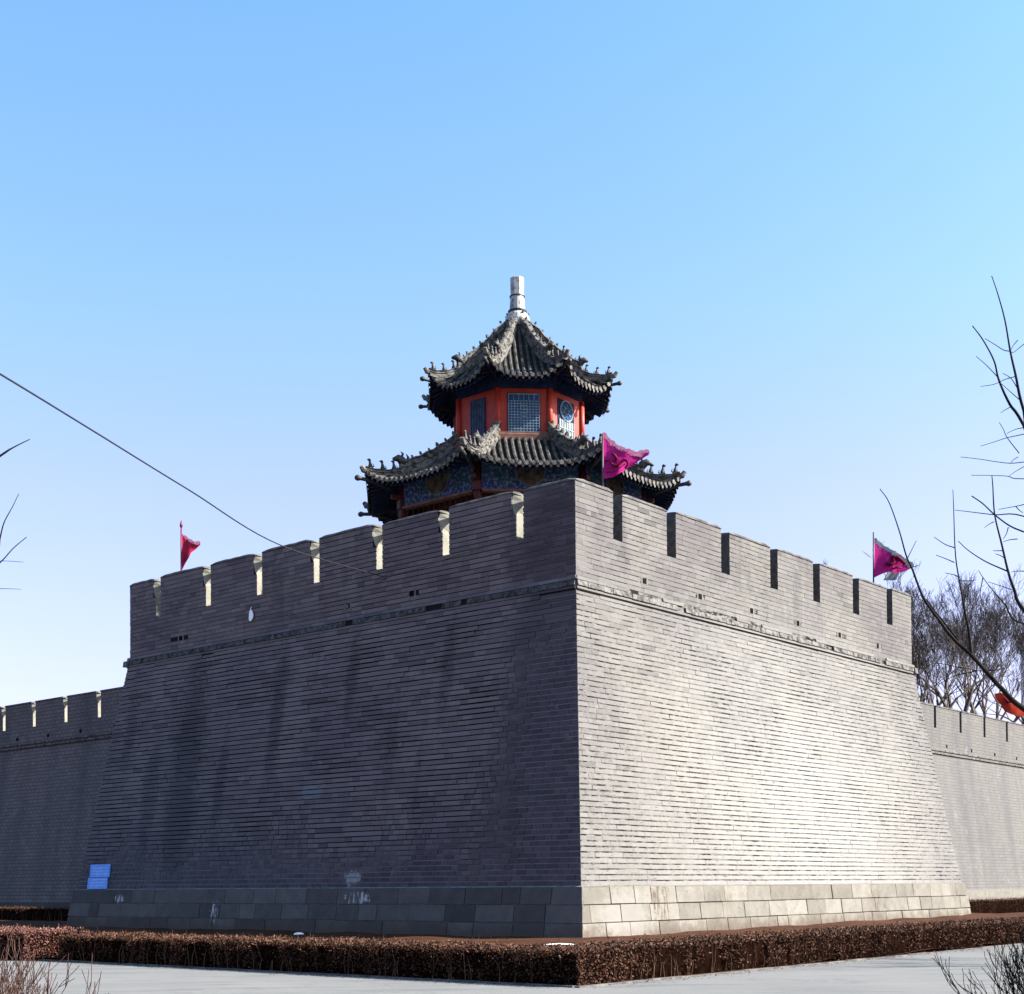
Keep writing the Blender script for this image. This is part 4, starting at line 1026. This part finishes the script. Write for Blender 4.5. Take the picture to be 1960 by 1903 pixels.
# ------------------------------------------------------------------ hedges
M['hedgered'] = hedge_mat('reddish_hedge_twig', [(0.02, 0.008, 0.007), (0.07, 0.028, 0.022), (0.13, 0.06, 0.048), (0.20, 0.11, 0.09)])
def hedge(label, p0, d, n, length, width, h, seed, dens, name='clipped_hedge', hv=0.03, mat='hedge'):
    rn = random.Random(seed); m = MB()
    # lumpy core
    ns = int(length/0.25)
    rows = []
    for i in range(ns+1):
        u = length*i/ns; row = []
        for (v, z) in ((0.08, 0.0), (0.05, h*0.5), (0.06, h*0.90), (0.16, h*0.96), (width/2, h*0.97), (width-0.16, h*0.96), (width-0.06, h*0.88), (width-0.06, 0.0)):
            j = 0.07*noise.noise(Vector((u*1.7, v*2, z*3+seed)))
            row.append(p0+d*u+n*(v+j+0.04)+V(0, 0, z*(1+0.06*noise.noise(Vector((u*1.1, seed, v))))-0.02))
        rows.append(row)
    m.grid(rows, mi=1); m.face(rows[0], mi=1); m.face(rows[-1][::-1], mi=1)
    def leaf(p, nrm, s, mu=0.5):
        t = Vector((rn.gauss(0, 1), rn.gauss(0, 1), rn.gauss(0, 1))); t.normalize(); t = (t+nrm*0.25).normalized()
        b = t.orthogonal().normalized(); c = t.cross(b); a = rn.random()*6.28; b, c = b*math.cos(a)+c*math.sin(a), c*math.cos(a)-b*math.sin(a)
        m.face([p-b*s, p+c*s*0.45, p+b*s, p-c*s*0.45], mi=0, r=min(1, max(0, rn.gauss(mu, 0.22))))
    # gaps: places where the face is thin
    def thin(u, z): return noise.noise(Vector((u*0.9, z*1.2, seed*3.3)))
    cnt = int(length*dens)
    for _ in range(cnt):
        u = rn.random()*length; q = rn.random()
        lump = 0.10*noise.noise(Vector((u*2.1, q*3, seed)))+0.06*noise.noise(Vector((u*6, q*9, seed)))
        hh = h*(1+0.07*noise.noise(Vector((u*0.9, 0, seed))))+0.02
        if q < 0.5:
            z = rn.random()**0.8*hh; v = 0.03+lump+rn.uniform(-0.02, 0.08)
            if thin(u, z) > 0.30 and rn.random() < 0.6: continue
            if noise.noise(Vector((u*1.3, z*0.5, seed*7.7))) > 0.20 and rn.random() < 0.85: continue
            if z < 0.22*hh and rn.random() < 0.5: continue
            leaf(p0+d*u+n*v+V(0, 0, z), -n, rn.uniform(0.016, 0.036), 0.40)
        elif q < 0.92:
            v = rn.random()*width; z = hh+rn.uniform(-0.06, 0.03)+lump*0.5
            leaf(p0+d*u+n*v+V(0, 0, z), V(0, 0, 1), rn.uniform(0.016, 0.036), 0.62)
        else:
            leaf(p0+d*u+n*(width+rn.uniform(-0.06, 0.03))+V(0, 0, rn.random()*hh), n, rn.uniform(0.016, 0.036))
    for _ in range(int(dens*1.2*width)):
        for e in (0, length):
            leaf(p0+d*(e+rn.uniform(-0.04, 0.04))+n*rn.random()*width+V(0, 0, rn.random()*h), -d if e == 0 else d, rn.uniform(0.016, 0.036))
    # bare stems showing at the foot and sprigs above
    for _ in range(int(length*5)):
        u = rn.random()*length; b = p0+d*u+n*(0.02+rn.random()*0.1); m.tube([b, b+V(rn.uniform(-.05, .05), 0, h*0.4), b+V(rn.uniform(-.1, .1), 0.03, h*rn.uniform(0.6, 1.1))], [0.010, 0.008, 0.003], n=3, r=0.9, cap=False)
    for _ in range(int(length*14)):
        u = rn.random()*length; v = rn.uniform(0.0, width); b = p0+d*u+n*v+V(0, 0, h*0.95); dr = V(rn.gauss(0, .4), rn.gauss(0, .4), 1).normalized(); L = rn.uniform(0.06, 0.20)
        m.tube([b, b+dr*L*0.5, b+dr*L+V(0.01, 0, 0)], [0.006, 0.005, 0.002], n=3, r=rn.uniform(0.5, 1), cap=False)
        if rn.random() < 0.5: leaf(b+dr*L, V(0, 0, 1), rn.uniform(0.015, 0.03))
    o = m.build(name, [M[mat], M['hedgecore']], label=label, category='hedge')
    return o
hedge('low clipped brown hedge running along the path before the shaded wall', HV, UL, UR, 14.6, 1.25, 0.56, 1, 2300)
hedge('low clipped brown hedge running along the path before the sunlit wall', HV+UR*1.3, UR, UL, 22.0, 1.25, 0.57, 2, 2000)
hedge('rough reddish hedge block at the left edge beyond the gap', HV+UL*15.25-UR*0.5, UL, UR, 8.0, 1.6, 0.64, 3, 1700, mat='hedgered')
hedge('dark hedge strip in the shade at the foot of the left curtain wall', C0+UR*5.5+UL*25.6, UL, UR, 30.0, 1.6, 0.62, 4, 500)
hedge('reddish hedge strip at the foot of the sunlit right curtain wall', C0+UL*1.4+UR*27, UR, UL, 40.0, 1.4, 0.66, 5, 500)

lt = MB(); rn = random.Random(77)
for q in range(2600):
    d_, n_ = (UL, UR) if rn.random() < 0.5 else (UR, UL)
    p = HV+d_*rn.uniform(0, 18)-n_*(abs(rn.gauss(0, 0.28))+0.0)+V(0, 0, 0.012); s_ = rn.uniform(0.008, 0.028); a_ = rn.random()*6.28
    b_ = V(math.cos(a_), math.sin(a_), rn.uniform(-.3, .3))*s_; c_ = V(-math.sin(a_), math.cos(a_), rn.uniform(-.3, .3))*s_*0.6
    lt.face([p-b_, p+c_, p+b_, p-c_], mi=0)
lt.build('leaf_litter', M['hedge'], label='fallen brown leaves scattered on the path along the hedge foot', category='leaves', kind='stuff')
# ------------------------------------------------------------------ bare trees and shrubs
def grow(m, p, d, length, rad, level, rn, spread, minr, up=0.12, kids=(2, 3), seg=4, shrink=0.72):
    pts = [p]; rads = [rad]; q = p.copy(); dd = d.copy()
    for k in range(seg):
        dd = (dd + Vector((rn.gauss(0, 1), rn.gauss(0, 1), rn.gauss(0, 1)))*0.11 + V(0, 0, up*0.3)).normalized()
        q = q + dd*length/seg; pts.append(q.copy()); rads.append(max(minr, rad*(1-0.42*(k+1)/seg)))
    m.tube(pts, rads, n=5 if level > 3 else 3, cap=False, r=rn.random())
    if level <= 0: return
    nk = rn.randint(*kids)
    for k in range(nk):
        j = rn.randint(seg//2, seg) if k else seg
        base = pts[j]; ax = Vector((rn.gauss(0, 1), rn.gauss(0, 1), rn.gauss(0, 1))).cross(dd)
        if ax.length < 1e-3: continue
        nd = (Matrix.Rotation(rn.uniform(0.35, 1.0)*spread, 3, ax.normalized()) @ dd); nd = (nd+V(0, 0, up)).normalized()
        grow(m, base, nd, length*shrink*rn.uniform(0.8, 1.15), max(minr, rads[j]*0.68), level-1, rn, spread, minr, up, kids, seg, shrink)

def bare_tree(label, base, height, fork, trad, seed, level=7, minr=0.013, spread=0.62, group=None, mat='barkgrey', nm='bare_tree', lean=0.0, l0=0.22):
    rn = random.Random(seed); root = thing(nm, base, label, 'tree', group)
    m = MB(); pts = []; rads = []
    for k in range(7): pts.append(base+V(0.25*math.sin(k*0.8+seed)*k/6+lean*k/6, 0.2*math.cos(k+seed)*k/6, fork*k/6)); rads.append(trad*(1.25 if k == 0 else 1-0.4*k/6))
    m.tube(pts, rads, n=9); m.build('trunk', M[mat], root, smooth=True)
    m = MB(); top = pts[-1]
    for k in range(4):
        a = k*1.57+rn.random(); tilt = rn.uniform(0.25, 0.75)
        d = V(math.cos(a)*tilt, math.sin(a)*tilt, 1).normalized(); grow(m, top-V(0, 0, rn.uniform(0, 0.10)*fork), d, (height-fork)*l0*1.3, trad*0.5, level, rn, spread, minr, kids=(2, 3))
    m.build('crown', M[mat], root)
GT = 'bare winter trees behind the right curtain wall'
def tb(x, dist): p = at(x, 1680, dist); p.z = 0; return p
bare_tree('bare branching tree with a forked trunk right behind the curtain wall slits', tb(1834, 128), 33, 15.5, 0.42, 11, group=GT)
bare_tree('bare rounded tree touching the right end of the bastion', tb(1778, 122), 32.0, 13.5, 0.36, 12, group=GT)
bare_tree('bare spreading tree behind the orange-red pennant', tb(1915, 135), 33, 14.5, 0.42, 13, group=GT)
bare_tree('hindmost bare tree between the forked and the rounded tree', tb(1802, 150), 38, 16, 0.45, 14, group=GT)
bare_tree('bare tree at the right edge beside the far tower block', tb(1995, 140), 32, 14, 0.4, 15, group=GT)

bare_tree('low dense bare tree just right of the bastion edge', tb(1765, 121), 27, 12.5, 0.30, 16, group=GT)
bare_tree('dense bare tree between the forked tree and the orange-red pennant', tb(1878, 134), 30.5, 15, 0.32, 17, group=GT)
# foreground tree at the right: trunk outside the picture, long limbs reaching in
def c2(x, y, D): return at((1700+x/3.172)*0.95146, (960+y/3.172)*0.95146, D)
def c1(x, y, D): return at((1700+x/4.137)*0.95146, (540+y/4.137)*0.95146, D)
def limb(m, pts, r0, r1, n=6):
    s = spline([Vector(p) for p in pts], 5); m.tube(s, [r1+(r0*0.72-r1)*(1-k/(len(s)-1))**1.35 if r0*0.72 > r1 else r1 for k in range(len(s))], n=n, cap=False)
def side_crown(m, pts, rads, sx, seed, n=11):
    rn = random.Random(seed)
    for k in range(n):
        t = 0.35+0.62*k/n; i = min(int(t*(len(pts)-1)), len(pts)-2); p = pts[i].lerp(pts[i+1], t*(len(pts)-1)-i)
        d = V(sx*rn.uniform(0.55, 1.0), rn.uniform(-0.8, 0.8), rn.uniform(0.35, 0.9)).normalized()
        grow(m, p, d, rn.uniform(1.0, 1.7)*(1.15-0.5*t), rads[i]*0.5, 4, rn, 0.6, 0.004, up=0.16, kids=(2, 3), seg=5, shrink=0.7)
ft = thing('bare_tree', V(7.6, 14.2), 'near bare tree whose long dark limbs reach in from the right edge', 'tree')
tpts = spline([V(7.6, 14.2, -0.05), V(7.62, 14.25, 1.2), V(7.4, 14.2, 2.6), V(7.28, 14.02, 4.5), V(7.0, 14.08, 6.5), V(6.92, 14.0, 8.5), V(7.1, 14.05, 9.6)], 4); trad = [0.17*(1-k/(len(tpts)-1))**0.8+0.008 for k in range(len(tpts))]; trad[0] = 0.24
m = MB(); m.tube(tpts, trad, n=9)
m.build('trunk', M['bark'], ft, smooth=True)
m = MB(); D = 13.6; side_crown(m, tpts, trad, 1, 51)
limb(m, [V(7.4, 14.2, 2.5), at(2100, 1440, 13.9), c2(1142, 1480, D), c2(1000, 1350, D), c2(900, 1240, D), c2(800, 1130, D), c2(690, 1030, D), c2(590, 900, D), c2(500, 770, D), c2(430, 590, D), c2(390, 500, D), c2(345, 340, D), c2(280, 160, D), c2(222, 75, D)], 0.044, 0.004)
limb(m, [c2(805, 1120, D), c2(790, 980, D), c2(765, 860, D), c2(740, 720, D), c2(705, 500, D), c2(693, 200, D), c2(688, 80, D)], 0.022, 0.003)
limb(m, [c2(720, 1040, D), c2(650, 950, D+.1), c2(560, 840, D+.1), c2(520, 780, D)], 0.014, 0.006, 5)
limb(m, [V(7.2, 14.1, 4.4), at(2060, 1270, 13.8), c2(1142, 850, D), c2(1080, 720, D), c2(1040, 600, D), c2(1000, 430, D), c2(955, 240, D), c2(943, 60, D), c1(1222, 1725, D)], 0.036, 0.005)
limb(m, [c2(1142, 350, D), c2(1050, 310, D), c2(955, 240, D), c2(880, 170, D), c2(808, 120, D)], 0.012, 0.006, 5)
limb(m, [at(2080, 1040, 13.8), c2(1142, 250, D), c2(955, 240, D), c2(800, 222, D), c2(700, 210, D)], 0.012, 0.003, 5)
limb(m, [at(2120, 1180, 13.8), c2(1142, 935, D+.2), c2(1020, 810, D+.2), c2(940, 720, D+.2), c2(880, 640, D+.2), c2(852, 595, D+.2)], 0.014, 0.003, 5)
limb(m, [c2(1035, 600, D), c2(900, 540, D), c2(790, 470, D), c2(722, 408, D)], 0.011, 0.004, 5)
limb(m, [c2(1062, 718, D), c2(980, 690, D), c2(912, 668, D)], 0.007, 0.003, 4)
limb(m, [V(7.0, 14.0, 6.6), at(2060, 1010, 13.8), c1(1489, 1310, D), c1(1370, 1130, D), c1(1280, 930, D), c1(1240, 770, D), c1(1150, 600, D), c1(1060, 478, D)], 0.028, 0.005)
limb(m, [V(6.9, 14.0, 8.0), at(2010, 920, 13.8), c1(1489, 1190, D), c1(1420, 890, D), c1(1375, 690, D), c1(1330, 430, D), c1(1270, 210, D), c1(1220, 62, D)], 0.028, 0.004)
for pts in (((1489, 630), (1440, 670), (1400, 700), (1375, 690)), ((1375, 690), (1320, 680), (1240, 630), (1165, 585)), ((1420, 900), (1330, 925), (1240, 965), (1128, 983)), ((1270, 905), (1180, 810), (1090, 732)),
            ((1465, 1105), (1390, 1040), (1300, 960)), ((1430, 990), (1380, 915), (1312, 873)), ((1375, 1155), (1330, 1180), (1295, 1203)), ((1489, 1380), (1350, 1410), (1240, 1445), (1128, 1480)),
            ((1489, 1325), (1420, 1340), (1345, 1375)), ((1450, 1540), (1350, 1410), (1320, 1345), (1284, 1283)), ((1489, 1612), (1385, 1622), (1280, 1613), (1120, 1588), (962, 1570)),
            ((1440, 1570), (1400, 1595), (1380, 1620)), ((1489, 1752), (1405, 1748), (1350, 1730), (1225, 1724), (1050, 1722)), ((1489, 1650), (1420, 1690), (1365, 1728)), ((1437, 597), (1395, 650), (1378, 690))):
    limb(m, [c1(x, y, D) for x, y in pts], 0.0075, 0.003, 4)
for pts in (((697, 450), (640, 430), (568, 383)), ((698, 545), (640, 520), (580, 497)), ((718, 635), (690, 622), (640, 612)), ((738, 662), (780, 662), (822, 659)), ((400, 515), (425, 465), (455, 405)),
            ((415, 580), (440, 572), (468, 563)), ((1005, 470), (975, 470), (945, 470)), ((1022, 518), (990, 500), (960, 490)), ((1142, 600), (1100, 600), (1060, 606)), ((1142, 175), (1090, 186), (980, 206)),
            ((1090, 186), (1110, 210), (1135, 228)), ((950, 285), (920, 300), (890, 322)), ((1042, 320), (1030, 360), (1010, 395)), ((1100, 395), (1050, 400), (1010, 413)), ((880, 640), (862, 760), (905, 820)), ((1020, 1220), (960, 1232), (850, 1236), (740, 1215), (560, 1190), (470, 1270)), ((850, 1236), (700, 1268), (600, 1320), (482, 1365))):
    limb(m, [c2(x, y, D) for x, y in pts], 0.0085, 0.0035, 4)
m.build('branches', M['bark'], ft, smooth=True)
# left foreground tree, only twig ends reach in
ft = thing('bare_tree', V(-7.4, 14.0), 'near bare tree whose thin twig tips reach in from the left edge', 'tree')
tpts = spline([V(-7.4, 14, -0.05), V(-7.42, 13.95, 1.5), V(-7.2, 14, 3.5), V(-7.0, 14.05, 5.2), V(-7.15, 14.0, 7.0), V(-7.3, 14.1, 8.4)], 4); trad = [0.14*(1-k/(len(tpts)-1))**0.8+0.008 for k in range(len(tpts))]; trad[0] = 0.2
m = MB(); m.tube(tpts, trad, n=9); m.build('trunk', M['bark'], ft, smooth=True)
m = MB(); D = 13.6; side_crown(m, tpts, trad, -1, 52)
limb(m, [V(-7.05, 14, 4.8), at(-120, 955, D), at(0, 873, D), at(25, 857, D), at(57, 841, D)], 0.03, 0.004)
limb(m, [V(-7.15, 14, 3.8), at(-60, 1150, D), at(-8, 1060, D), at(0, 1030, D), at(8, 1000, D), at(24, 970, D), at(36, 945, D)], 0.022, 0.003)
limb(m, [at(-60, 1150, D), at(-40, 1105, D), at(0, 1077, D), at(25, 1050, D), at(51, 1028, D)], 0.014, 0.004)
limb(m, [at(-60, 1080, D), at(0, 1074, D), at(45, 1076, D)], 0.006, 0.002); limb(m, [at(-60, 1130, D), at(0, 1127, D), at(40, 1128, D)], 0.006, 0.002)
m.build('branches', M['bark'], ft, smooth=True)
# tree by the path outside the picture on the right, its shadow lies over the paving
bare_tree('bare tree by the path outside the right edge, known by its thin shadows', V(18.5, 26.5), 8.5, 2.6, 0.14, 41, level=5, minr=0.007, mat='bark', l0=0.26)

def shrub(label, base, h, seed, nst, mat, spread, level=3, minr=0.0025):
    rn = random.Random(seed); root = thing('bare_shrub', base, label, 'shrub')
    m = MB()
    for k in range(nst):
        a = rn.random()*6.28; t = rn.uniform(0.1, spread); d = V(math.cos(a)*t, math.sin(a)*t, 1).normalized()
        grow(m, base+V(math.cos(a)*0.08, math.sin(a)*0.08, -0.03), d, h*0.42, 0.012, level, rn, 0.6, minr, up=0.22, kids=(2, 3), seg=4, shrink=0.66)
    m.build('stems', M[mat], root)
shrub('tan twiggy bare shrub at the lower left corner by the path', V(-3.46, 9.3), 1.30, 5, 40, 'shrub', 0.36)
shrub('dark dense twiggy shrub at the lower right corner by the path', V(3.62, 9.3), 1.34, 6, 60, 'bark', 0.42)
# dead weed on the coping of the sunny parapet
wb_ = FR.p(uz(FR, 1597, 14.4), ZT+0.1, -0.25)
m = MB(); rn = random.Random(3)
for k in range(9):
    d = V(rn.uniform(-.5, .5), rn.uniform(-.3, .3), 1).normalized(); L = rn.uniform(0.15, 0.42); m.tube([wb_, wb_+d*L*0.5+V(0.01, 0, 0), wb_+d*L], [0.012, 0.008, 0.003], n=3)
m.build('dead_weed', M['shrub'], label='dead weed tuft growing on the sunlit parapet coping', category='weed')

# far tower block at the right edge
tx = at(1984, 1300, 420); tw = thing('tower_block', V(tx.x+13, 426), 'pale far tower block at the right edge behind the bare trees', 'building')
M['tower'] = simple('hazy_tower_render', (0.62, 0.66, 0.72), (0.70, 0.73, 0.78), 0.1, 0.9, 0.0, k=1.0); M['towerglass'] = simple('tower_window', (0.22, 0.25, 0.32), (0.3, 0.33, 0.4), 0.3, 0.3, 0.0)  # distance haze is put into the tower's pale wall colour
m = MB(); m.box(V(tx.x+13, 426, 39), 26, 14, 78); m.box(V(tx.x+13, 426, 79.5), 12, 8, 3); m.build('wall', M['tower'], tw)
for f in range(12, 26):
    m = MB()
    for k in range(6): m.box(V(tx.x+2.4+k*4.2, 418.98, f*3.0), 2.6, 0.1, 1.5)
    m.box(V(tx.x-0.02, 426, f*3.0), 0.1, 8, 1.5)
    m.build('window', M['towerglass'], tw)
